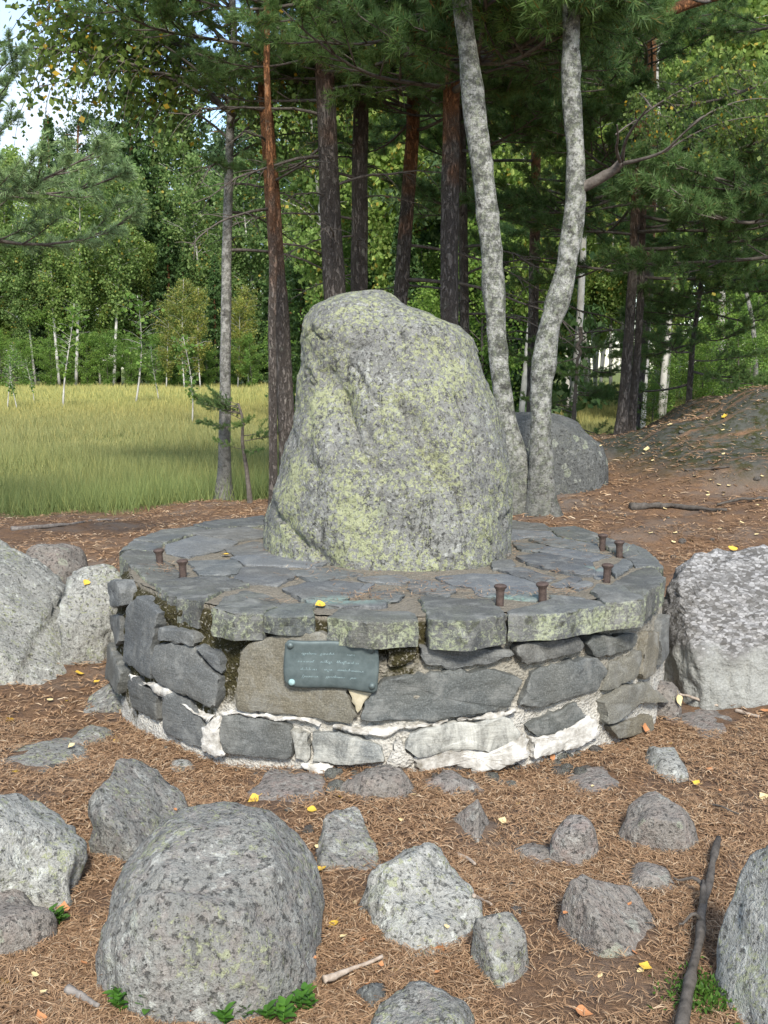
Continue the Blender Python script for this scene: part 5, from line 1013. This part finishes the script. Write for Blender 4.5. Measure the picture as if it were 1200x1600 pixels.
# birch wood beyond the knoll, right, with a gap of bright meadow before it
LR = 'slender white-stemmed birch in the wood beyond the knoll'
for i in range(84):
    px = R.uniform(880, 1560); d = R.uniform(50, 72) if px < 1015 else R.uniform(30, 62)
    h = R.uniform(10, 16); plant('birch_tree', 'birch tree', FBR, i, at_px(px, d), d, h, 10, tlabel('slender white birch', px, h, 10, 16, ZR, d, 55), 'birches of the wood beyond the knoll')
for i in range(16):
    px = R.uniform(1020, 1400); d = R.uniform(23, 40)
    h = R.uniform(2.5, 4.8); plant('young_tree', 'young tree', FU, i, at_px(px, d), d, h, 4, tlabel('yellow-green young tree', px, h, 2.5, 4.8, ZR, d, 31), 'young trees beyond the knoll', sx=1.1)
for i in range(8):
    px = R.uniform(860, 1380); d = R.uniform(66, 80)
    h = R.uniform(12, 17); plant('spruce_tree', 'spruce tree', FS, i, at_px(px, d), d, h, 10, tlabel('dark spruce among birches', px, h, 12, 17, ZR, d, 73), 'spruces beyond the knoll')
near_tree('birch_tree', 'thin grey crooked birch standing on the crest of the knoll', 'birch tree', 19.5, [(1178,640),(1181,600),(1180,540),(1174,490),(1164,450),(1158,400)], [10,9,8,7,6,5], MAT['birch_mid'], 6, [(3.2, 5.8, 14, BB, (0.6, 0.9), 0, PI, UPP)], seed=31)
near_tree('birch_tree', 'white-stemmed birch right behind the orange-topped pine', 'birch tree', 22.0, [(1006,640),(1010,560),(1016,470),(1020,400),(1022,330)], [8,8,7,6,6], MAT['birch_far'], 8, [(4.2, 7.8, 16, BB, (0.7, 1.1), 0, PI, UPP)], seed=32)
plant('bush', 'bush', FU, 1, at_px(1090, 17.5), 17.5, 1.5, 4, 'bright green bush under the young pine on the knoll', None, sx=1.4)
plant('bush', 'bush', FU, 2, at_px(1022, 17.0), 17.0, 0.9, 4, 'low green bush behind the close pair of pines', None, sx=1.6)
plant('bush', 'bush', FU, 0, at_px(1150, 19.0), 19.0, 1.9, 4, 'yellow-green bush on the back of the knoll', None, sx=1.4)
plant('bush', 'bush', FU, 0, at_px(892, 10.0), 10.0, 0.22, 4, 'tiny green shrub at the foot of the dark boulder', None, sx=1.5)

# ------------------------------------------------------------------ meadow grass
def grass():
    rng = np.random.default_rng(8); N = 480000
    d = np.exp(rng.uniform(math.log(12.2), math.log(84), N)); x = rng.uniform(-0.85, 0.55, N) * d
    ok = d > meadow_edge(x) + rng.normal(size=N) * 0.15; ok &= ~((x > 0.2) & (d < 21)); d, x = d[ok], x[ok]; n = len(d)
    z = ground(x, d); P = np.stack([x, d, 0 * x], 1)
    edge = np.clip(1 - (d - meadow_edge(x)) / 3.0, 0, 1)
    h = (0.21 + 0.13 * edge + 0.09 * fbm(P, 0.5, 3, 4)) * rng.uniform(0.6, 1.35, n) * (1 + np.clip((d - 30) / 90, 0, 1)); w = 0.0042 * np.maximum(1, d / 12.0) ** 1.05
    a = rng.uniform(0, 6.28, n); ln = h * rng.uniform(0.1, 0.6, n); b = rng.uniform(0, 6.28, n)
    s = np.stack([np.cos(a), np.sin(a), 0 * a], 1) * w[:, None]; B = np.stack([x, d, z - 0.02], 1); T = B + np.stack([np.cos(b) * ln, np.sin(b) * ln, h], 1)
    g = Geo(); g.add(np.stack([B - s, B + s, T], 1).reshape(-1, 3), None, np.arange(3 * n).reshape(-1, 3))
    m = M('sedge', 0.6, 0.2); i = m.geom('Random Per Island'); w_ = m.geom('Position'); y = m.sep(w_)[1]; v = m.mapping(scale=(0.25, 0.16, 0.2), vec=w_); nz_ = m.noise(1, 4, 0.6, v)
    k = m.math('ADD', m.math('DIVIDE', y, 85.0), m.math('MULTIPLY', m.math('SUBTRACT', nz_, 0.5), 0.22))
    c = m.ramp(k, [(0.14, (0.22, 0.275, 0.105)), (0.19, (0.27, 0.295, 0.12)), (0.30, (0.32, 0.32, 0.14)), (0.45, (0.38, 0.355, 0.14)), (0.62, (0.43, 0.42, 0.16)), (0.95, (0.48, 0.45, 0.18))])
    c = m.mix(0.75, c, m.ramp(i, [(0, (0.55, 0.65, 0.5)), (0.6, (1.05, 1.05, 1)), (1, (1.5, 1.3, 1.05))]), 'MULTIPLY')
    obj('meadow_grass', g.mesh('meadow_grass', m.leafy(c, 0.35), False), kind='stuff', label='tall sedge of the meadow, green at the near edge and yellow far off')
grass()
# ------------------------------------------------------------------ needle litter, leaves, twigs, small plants
def free(x, y, grow=0.0):
    ok = np.ones(x.shape, bool)
    for (cx, cy, rx, ry) in FOOT: ok &= ((x - cx) / (rx + grow)) ** 2 + ((y - cy) / (ry + grow)) ** 2 > 1
    return ok
def litter():
    rng = np.random.default_rng(14); g = Geo()
    for (lo, hi, N, w, L) in ((2.35, 3.4, 82000, 0.0007, 0.043), (3.4, 4.8, 80000, 0.0009, 0.046), (4.8, 8.0, 50000, 0.0015, 0.058), (8.0, 14.5, 34000, 0.0026, 0.075)):
        d = np.sqrt(rng.uniform(lo * lo, hi * hi, N)); x = rng.uniform(-0.60, 0.60, N) * d
        ok = free(x, d) & (d < meadow_edge(x))
        cl = fbm(np.stack([x, d, 0 * x], 1), 2.2, 3, 44); ok &= rng.random(N) < np.clip(0.75 + cl * 0.9, 0.18, 1); x, d = x[ok], d[ok]; n = len(x)
        fl = 3 * fbm(np.stack([x, d, 0 * x], 1), 1.1, 2, 45)
        for leg in (0, 1):
            a = (rng.uniform(0, PI, n) if leg == 0 else a + rng.normal(size=n) * 0.22); a0 = a + 0 * fl
            l = L * rng.uniform(0.6, 1.2, n); tl = np.abs(rng.normal(size=n)) * 0.13; hgt = rng.uniform(0.001, 0.016, n) if leg == 0 else hgt
            B = np.stack([x, d, ground(x, d) + hgt], 1) if leg == 0 else B
            D = np.stack([np.cos(a0), np.sin(a0), tl], 1); S = np.stack([-np.sin(a0), np.cos(a0), 0.4 * rng.normal(size=n)], 1) * w
            mid = B + D * (l * 0.5)[:, None] + np.stack([0 * l, 0 * l, 0.05 * l], 1); E_ = B + D * l[:, None] - np.stack([0 * l, 0 * l, tl * l * 0.9], 1)
            V = np.stack([B - S, B + S, mid + S, mid - S, E_], 1).reshape(-1, 3); i = np.arange(n)[:, None] * 5
            g.add(V, np.hstack([i, i + 1, i + 2, i + 3]), np.hstack([i + 3, i + 2, i + 4]))
    m = M('fallen_needle', 0.7, 0.25); i = m.geom('Random Per Island')
    c = m.ramp(i, [(0, (0.14, 0.082, 0.048)), (0.35, (0.245, 0.145, 0.078)), (0.7, (0.345, 0.215, 0.12)), (0.92, (0.42, 0.29, 0.175)), (1.0, (0.50, 0.40, 0.28))])
    obj('needle_litter', g.mesh('needle_litter', m.done(c), False), kind='stuff', label='brown fallen pine needles covering the ground')
    # tufts caught on the plinth top, in the joints and against the rocks
    g = Geo()
    spots = [(790, 862, 26, 10), (800, 932, 40, 5), (890, 928, 26, 5), (455, 955, 20, 4), (395, 946, 25, 4), (430, 858, 20, 8), (600, 930, 40, 7), (700, 925, 40, 4), (870, 898, 40, 12), (920, 860, 40, 12), (258, 890, 16, 5), (520, 900, 50, 8), (660, 912, 30, 8), (840, 848, 40, 8), (560, 936, 30, 5)]
    for (px, py, sx, sy) in spots:
        n = 60; q = np.array([on_z(px + rng.normal() * sx, py + rng.normal() * sy, ZT) for _ in range(n)])
        q = q[np.hypot(q[:, 0] - PC[0], q[:, 1] - PC[1]) < 1.3]; n = len(q); a = rng.uniform(0, PI, n); l = 0.05 * rng.uniform(0.6, 1.1, n)
        D = np.stack([np.cos(a), np.sin(a), 0.05 * rng.normal(size=n)], 1) * l[:, None]; S = np.stack([-np.sin(a), np.cos(a), 0 * a], 1) * 0.0014; B = q + np.stack([0 * a, 0 * a, 0.006 + 0.010 * rng.random(n)], 1)
        V = np.stack([B - S, B + S, B + D + S, B + D - S], 1).reshape(-1, 3); g.add(V, np.arange(n * 4).reshape(-1, 4))
    obj('plinth_needles', g.mesh('plinth_needles', bpy.data.materials['fallen_needle'], False), kind='stuff', label='brown pine needles caught in the joints of the plinth top')
litter()
def rubble():
    # small pebbles singly, each a faceted lump
    rng = np.random.default_rng(3)
    PM = [rock_mesh('pebble', np.array([1, 0.8, 0.6]), MAT[m_], 700 + k, 2, rough=0.12, cuts=6) for k, m_ in enumerate(('rock', 'rock_pink', 'rock_brown', 'rock_lich'))]
    def peb(px, py, s, k, lab, grp):
        p = on_z(px, py, 0.0); p = on_z(px, py, gz(p[0], p[1]))
        obj('pebble', PM[k % 4], None, (p[0], p[1], gz(p[0], p[1]) + s * 0.15), (rng.uniform(-.3, .3), rng.uniform(-.3, .3), rng.uniform(0, 6)), s, lab, 'pebble', grp)
    for k in range(46):
        px = rng.uniform(520, 930); py = 1196 + 0.05 * abs(px - 700) * 0 + rng.uniform(0, 46) - max(0, px - 760) * 0.16
        peb(px, py, rng.uniform(0.012, 0.02) if k % 3 == 0 else rng.uniform(0.02, 0.045), k, ('tiny' if k % 3 == 0 else 'crumbled') + ' ' + ('grey', 'pinkish', 'brownish', 'pale')[k % 4] + ' pebble at the plinth foot ' + ('under the plaque' if px < 610 else 'under the long dark slate' if px < 740 else 'under the left lime patch' if px < 830 else 'at its right end'), 'rubble pebbles at the plinth foot')
    for k in range(40):
        px = rng.uniform(20, 1180); py = rng.uniform(1150, 1590); p = on_z(px, py, 0.0)
        if not free(np.array([p[0]]), np.array([p[1]]))[0]: continue
        peb(px, py, rng.uniform(0.008, 0.026), k, 'small loose ' + ('grey', 'pinkish', 'brownish', 'pale')[k % 4] + ' pebble in the litter ' + ('left of the big boulder' if px < 160 else 'around the big boulder' if px < 560 else 'around the crumbly rock' if px < 830 else 'near the wedge-shaped rock' if px < 1040 else 'by the dead branch'), 'pebbles in the needle litter')
    for k in range(26):
        px = rng.uniform(930, 1190); py = rng.uniform(700, 860); p = on_z(px, py, 0.45)
        obj('pebble', PM[k % 4], None, (p[0], p[1], gz(p[0], p[1]) + 0.005), (0, 0, rng.uniform(0, 6)), rng.uniform(0.012, 0.035), 'small stone on the needle slope right of the birches', 'pebble', 'stones on the needle slope')
rubble()
# fallen birch leaves
def leaf_mesh(seed, mat):
    rng = np.random.default_rng(seed); t = np.linspace(0, 1, 7); w = np.array([0, 0.36, 0.46, 0.40, 0.27, 0.13, 0.0]); V = []; Q = []; c1, c2 = rng.uniform(0.1, 0.5), rng.uniform(0.1, 0.6)
    for i, (a, b) in enumerate(zip(t, w)):
        for s in (-1, -0.5, 0, 0.5, 1): V.append((a - 0.5, s * b + 0.02 * rng.normal() * (abs(s) == 1), 0.05 + c1 * (a - 0.4) ** 2 + c2 * (s * b) ** 2 + 0.02 * math.sin(9 * a)))
    for i in range(6):
        for j in range(4): Q.append((i * 5 + j, i * 5 + j + 1, i * 5 + 6 + j, i * 5 + 5 + j))
    n0 = len(V)
    V += [(-0.85, -0.012, 0.12), (-0.85, 0.012, 0.12), (-0.48, 0.012, 0.09), (-0.48, -0.012, 0.09)]; Q.append((n0, n0 + 1, n0 + 2, n0 + 3))
    g = Geo(); g.add(V, Q); return g.mesh('fallen_leaf', mat)
LM = {c: [leaf_mesh(k * 7 + 1, MAT['leaf_' + n_]) for k in range(3)] for c, n_ in (('y', 'yellow'), ('p', 'pale'), ('o', 'orange'))}
CN = {'y': 'yellow', 'p': 'pale straw-coloured', 'o': 'orange-brown'}
LEAVES = [
 (14,1120,'y',40,'on the needles at the left edge below the outcrop'), (105,1093,'y',38,'on the needles just below the left outcrop'), (124,1056,'y',44,'upright against the rock wedged beside the plinth'), (150,1069,'y',34,'between the left outcrop and the plinth foot'), (76,1088,'o',32,'beside the yellow one below the left outcrop'), (78,1098,'p',30,'under the brown one below the left outcrop'),
 (187,1154,'y',38,'in the open litter left of the plinth front'), (112,1170,'p',30,'on the flat patch left of the plinth'), (24,1200,'y',30,'near the left edge above the pale rock'), (290,1243,'y',34,'just above the sloping rock and the big boulder'), (398,1251,'y',40,'on needles above the top of the big boulder'), (488,1271,'y',36,'above the flat-topped wedge rock'), (538,1240,'y',34,'below the middle of the plinth foot'),
 (502,1365,'y',34,'at the left corner of the flat-topped wedge rock'), (521,1452,'y',32,'against the right flank of the big boulder'), (574,1484,'o',38,'standing between big boulder and crumbly rock'), (538,1471,'o',34,'on the dark soil by the big boulder'), (620,1510,'y',30,'below the crumbly grey rock'), (653,1528,'o',28,'right of the yellow one below the crumbly rock'), (702,1530,'p',30,'left of the angular faceted stone'),
 (857,1364,'p',38,'just below the round pinkish cobble'), (848,1373,'o',36,'touching the pale one below the pinkish cobble'), (881,1393,'o',34,'above the flat wedge-shaped rock'), (930,1516,'p',36,'under the lower edge of the wedge-shaped rock'), (1008,1516,'y',34,'between wedge-shaped rock and dead branch'), (810,1255,'y',28,'right of the pyramid-shaped rock'), (785,1288,'p',34,'leaning on the pyramid-shaped rock'), (911,1590,'o',40,'at the bottom edge below the wedge-shaped rock'),
 (632,1205,'y',34,'at the foot of the mossy mortar under the plaque side'), (1056,1094,'p',48,'beside the thin stick right of the plinth'), (1004,1138,'o',40,'at the right foot of the plinth'), (1087,1228,'y',28,'in the litter right of the white-flecked stone'), (1192,1249,'p',34,'at the right edge above the tall light boulder'), (1110,1208,'o',30,'on the needles right of the white-flecked stone'), (1048,1158,'y',28,'above the white-flecked stone'), (1196,1116,'o',44,'at the right edge under the white-topped boulder'),
 (354,871,'y',52,'lying on the slate top left of the boulder'), (499,950,'y',44,'lying on the plinth rim above the plaque'), (1144,862,'y',48,'on the bank behind the white-topped boulder'), (1133,652,'y',60,'on the crest of the knoll'), (1108,655,'p',55,'on the crest of the knoll, left of the yellow one'), (1012,703,'p',60,'on the lower slope of the knoll'),
 (100,1424,'o',36,'on the dark soil under the pale left rock'), (122,1472,'o',34,'in the hollow left of the big boulder'), (162,1556,'o',36,'low in the hollow left of the big boulder'), (10,1526,'y',36,'at the bottom left edge'), (60,1590,'o',34,'at the bottom left corner'), (92,1440,'p',26,'beside the green plant under the left rock'), (945,1268,'o',28,'between the pinkish and the tilted cobble'), (690,1475,'o',30,'right of the crumbly grey rock'), (1078,1352,'o',30,'under the tilted cobble'), (560,1405,'p',24,'between big boulder and crumbly rock'), (135,914,'y',40,'on the ledge of the wedged lichen rock'), (860,1180,'o',28,'in front of the right lime patch'), (330,1205,'o',30,'below the left front of the plinth'), (250,1160,'p',26,'by the left lime patch of the plinth')]
dg = bpy.context.evaluated_depsgraph_get()
SC.view_layers[0].update(); dg = bpy.context.evaluated_depsgraph_get()
def cast(px, py):
    d = Vector(ray(px, py)).normalized(); hit, loc, nor, *_ = SC.ray_cast(dg, Vector((0, 0, HC)), d)
    return (loc, nor) if hit else (Vector(on_z(px, py, 0)), Vector((0, 0, 1)))
STUFF = [o for o in bpy.data.objects if o.name in ('needle_litter', 'plinth_needles')]
for k, (px, py, c, mm, where) in enumerate(LEAVES):
    loc, nor = cast(px, py); r = random.Random(k)
    o = obj('fallen_leaf', LM[c][k % 3], None, loc + nor * 0.012, (0, 0, 0), mm / 880.0 * (1.1 if px < 0 else 1.0), CN[c] + ' birch leaf ' + where, 'leaf', 'birch leaves fallen on the ground')
    qn = Vector((0, 0, 1)).rotation_difference((nor + Vector((r.uniform(-.5, .5), r.uniform(-.6, .2), 0.4))).normalized())
    o.rotation_mode = 'QUATERNION'; o.rotation_quaternion = qn @ Vector((1, 0, 0)).to_track_quat('X', 'Z') @ __import__('mathutils').Quaternion((0, 0, 1), r.uniform(0, 6.28))
rng = np.random.default_rng(77)
for k in range(46):
    px, py = rng.uniform(930, 1195), rng.uniform(650, 850); loc, nor = cast(px, py)
    if loc.y > 16: continue
    obj('fallen_leaf', LM['p'][k % 3], None, loc + Vector((0, 0, 0.008)), (rng.uniform(-.4, .4), rng.uniform(-.4, .4), rng.uniform(0, 6)), 0.038, 'pale leaf speck scattered on the slope beyond the plinth', 'leaf', 'pale leaves scattered on the far slope')
for k in range(60):
    px, py = rng.uniform(0, 1195), rng.uniform(1130, 1595); loc, nor = cast(px, py)
    if loc.z > 0.06: continue
    obj('fallen_leaf', LM['o' if k % 3 else 'p'][k % 3], None, loc + Vector((0, 0, 0.006)), (rng.uniform(-.5, .5), rng.uniform(-.5, .5), rng.uniform(0, 6)), rng.uniform(0.012, 0.024), ('withered brown leaf scrap' if k % 3 else 'small pale leaf scrap') + ' among the ' + ('left' if px < 420 else 'right' if px > 800 else 'middle') + ' foreground needles', 'leaf', 'withered leaf scraps in the litter')

# roots, sticks and the dead branch
def stick(name, pts, r0, r1, mat, label, cat, lift=0.012, seed=0, forks=(), group=None, flat=0):
    P = []
    for (px, py) in pts: loc, nor = cast(px, py); P.append(np.array(loc) + [0, 0, lift])
    P = np.array(P); b = P[0].copy(); g = Geo(); C = smooth_path(P - b, 22); C[:, 2] += 0.006 * fbm(C + seed, 14, 2, seed); tube(g, C, np.linspace(r0, r1, 22) * (1 + 0.25 * fbm(C, 11, 2, seed)), 9, 0.18, seed)
    o = obj(name, g.mesh(name, mat), None, b, label=label, cat=cat, group=group)
    for k, (u, vec, rr_) in enumerate(forks):
        i = int(u * 21); f = np.linspace(0, 1, 8)[:, None]; h = Geo(); c = C[i] + np.array(vec) * f + np.array([0, 0, 0.02]) * np.sin(f * 5); tube(h, c, np.linspace(rr_, rr_ * 0.35, 8), 6, 0.15, seed + k); obj('twig', h.mesh('twig', mat), o)
    return o
stick('dead_branch', [(1122,1325),(1112,1362),(1108,1400),(1094,1440),(1095,1485),(1080,1530),(1072,1580),(1058,1660)], 0.011, 0.015, MAT['deadwood'], 'dark dead branch lying along the gap beside the tall light boulder', 'branch', 0.035, 3, [(0.30, (-0.09, 0.05, 0.04), 0.008), (0.42, (0.03, 0.10, 0.05), 0.012), (0.5, (-0.07, -0.03, 0.03), 0.007)])
stick('root', [(985,796),(1015,795),(1040,793),(1075,797),(1105,800),(1135,801)], 0.030, 0.012, MAT['deadwood'], 'dark root arching out of the needle slope right of the birches', 'root', 0.02, 4)
stick('root', [(1120,790),(1155,782),(1200,780)], 0.010, 0.014, MAT['deadwood'], 'thin dark root at the right edge of the needle slope', 'root', 0.01, 5)
stick('root', [(1070,737),(1110,734),(1140,731)], 0.012, 0.008, MAT['deadwood'], 'short dark root below the lichened band of the knoll', 'root', 0.01, 6)
stick('root', [(18,829),(45,826),(80,824),(120,820),(150,815),(185,813)], 0.022, 0.010, MAT['rootwood'], 'pale grey root snaking across the litter near the meadow', 'root', 0.012, 7)
stick('stick', [(506,1537),(540,1525),(575,1512),(598,1501)], 0.0085, 0.005, MAT['palewood'], 'pale dry stick in front of the crumbly grey rock', 'stick', 0.008, 10)
stick('stick', [(1062,1086),(1090,1094),(1122,1106)], 0.007, 0.005, MAT['palewood'], 'thin pale stick at the foot of the white-topped boulder', 'stick', 0.008, 11)
stick('stick', [(1150,1112),(1168,1118),(1186,1122)], 0.008, 0.006, MAT['palewood'], 'short pale stick under the white-topped boulder near the right edge', 'stick', 0.008, 12)
stick('stick', [(714,1336),(728,1343),(742,1353)], 0.008, 0.006, MAT['palewood'], 'chip of pale wood on the crumbly grey rock edge', 'stick', 0.008, 13)
stick('stick', [(740,1404),(756,1411),(768,1419)], 0.006, 0.004, MAT['palewood'], 'chip of pale wood right of the crumbly grey rock', 'stick', 0.008, 14)
stick('stick', [(106,1548),(130,1562),(154,1574)], 0.010, 0.006, MAT['rootwood'], 'stub of brown wood in the hollow left of the big boulder', 'stick', 0.008, 15)
stick('stick', [(1108,1260),(1135,1268),(1154,1274)], 0.004, 0.003, MAT['deadwood'], 'thin dark twig above the dead branch', 'stick', 0.008, 16)

# lingonberry sprigs: a stem and a whorl of separate leaves
lv = []; t = np.linspace(0, 1, 6); w = np.array([0.05, 0.38, 0.48, 0.46, 0.30, 0.02])
for a, b in zip(t, w): lv += [(a, -b * 0.55, 0.10 * math.sin(a * 3)), (a, 0, 0.10 * math.sin(a * 3) - 0.05), (a, b * 0.55, 0.10 * math.sin(a * 3))]
g = Geo(); g.add(lv, [(i * 3 + j, i * 3 + j + 1, i * 3 + 4 + j, i * 3 + 3 + j) for i in range(5) for j in range(2)]); LBL = g.mesh('leaf', MAT['green_leaf'])
def sprig(px, py, n, size, label, seed, h=0.05):
    r = random.Random(seed); p = on_z(px, py, 0.0); p[2] = gz(p[0], p[1])
    root = obj('lingonberry_plant', None, None, p, label=label, cat='plant', group='lingonberry plants around the foreground boulder')
    for s in range(max(1, n // 9)):
        ox, oy = r.uniform(-size, size), r.uniform(-size, size) * 0.6; hh = h * r.uniform(0.7, 1.2); g = Geo(); tube(g, np.array([[ox, oy, -0.02], [ox * 1.05, oy, hh * 0.5], [ox * 1.2, oy * 1.1, hh]]), [0.0022, 0.0018, 0.001], 5); obj('stem', g.mesh('stem', MAT['green_leaf']), root)
        for k in range(9):
            f = 0.35 + 0.65 * k / 9; a = k * 2.4 + r.uniform(-.3, .3)
            obj('leaf', LBL, root, (ox * (1 + 0.2 * f), oy * (1 + .1 * f), hh * f), (0, -r.uniform(0.1, 0.8) * (1.3 - f) - (0.5 if k > 6 else 0), a), r.uniform(0.026, 0.040))
sprig(206, 1588, 36, 0.045, 'lingonberry sprigs at the bottom left foot of the big boulder', 1)
sprig(360, 1606, 18, 0.032, 'lingonberry sprig under the front of the big boulder', 2)
sprig(432, 1598, 27, 0.040, 'lingonberry sprigs under the right front of the big boulder', 3)
sprig(484, 1574, 27, 0.036, 'rightmost lingonberry sprigs under the big boulder', 4)
sprig(72, 1448, 36, 0.034, 'bright green sprigs under the pale left rock', 5)
sprig(1188, 802, 27, 0.05, 'green sprigs at the right edge of the needle slope', 6, 0.12)
def mossy(px, py, label, n, size, seed):
    rng = np.random.default_rng(seed); p = on_z(px, py, 0.0); p[2] = gz(p[0], p[1]); C = rng.normal(size=(n, 3)) * [size, size, 0]; C[:, 2] = 0.005 + 0.035 * rng.random(n)
    obj('moss_cushion', leaf_geo(C, rng, 0.016, -0.8, 0.35).mesh('moss_cushion', MAT['fern'], False), None, p, label=label, cat='moss')
mossy(1100, 1560, 'bright green moss beside the dead branch at the bottom right', 900, 0.045, 1)
mossy(288, 1318, 'dark green moss between sloping rock and big boulder', 250, 0.02, 2)
mossy(878, 782, 'small green moss cushion at the foot of the dark boulder', 160, 0.05, 3)
mossy(440, 862, 'moss at the lower left foot of the memorial boulder', 10, 0.02, 4)
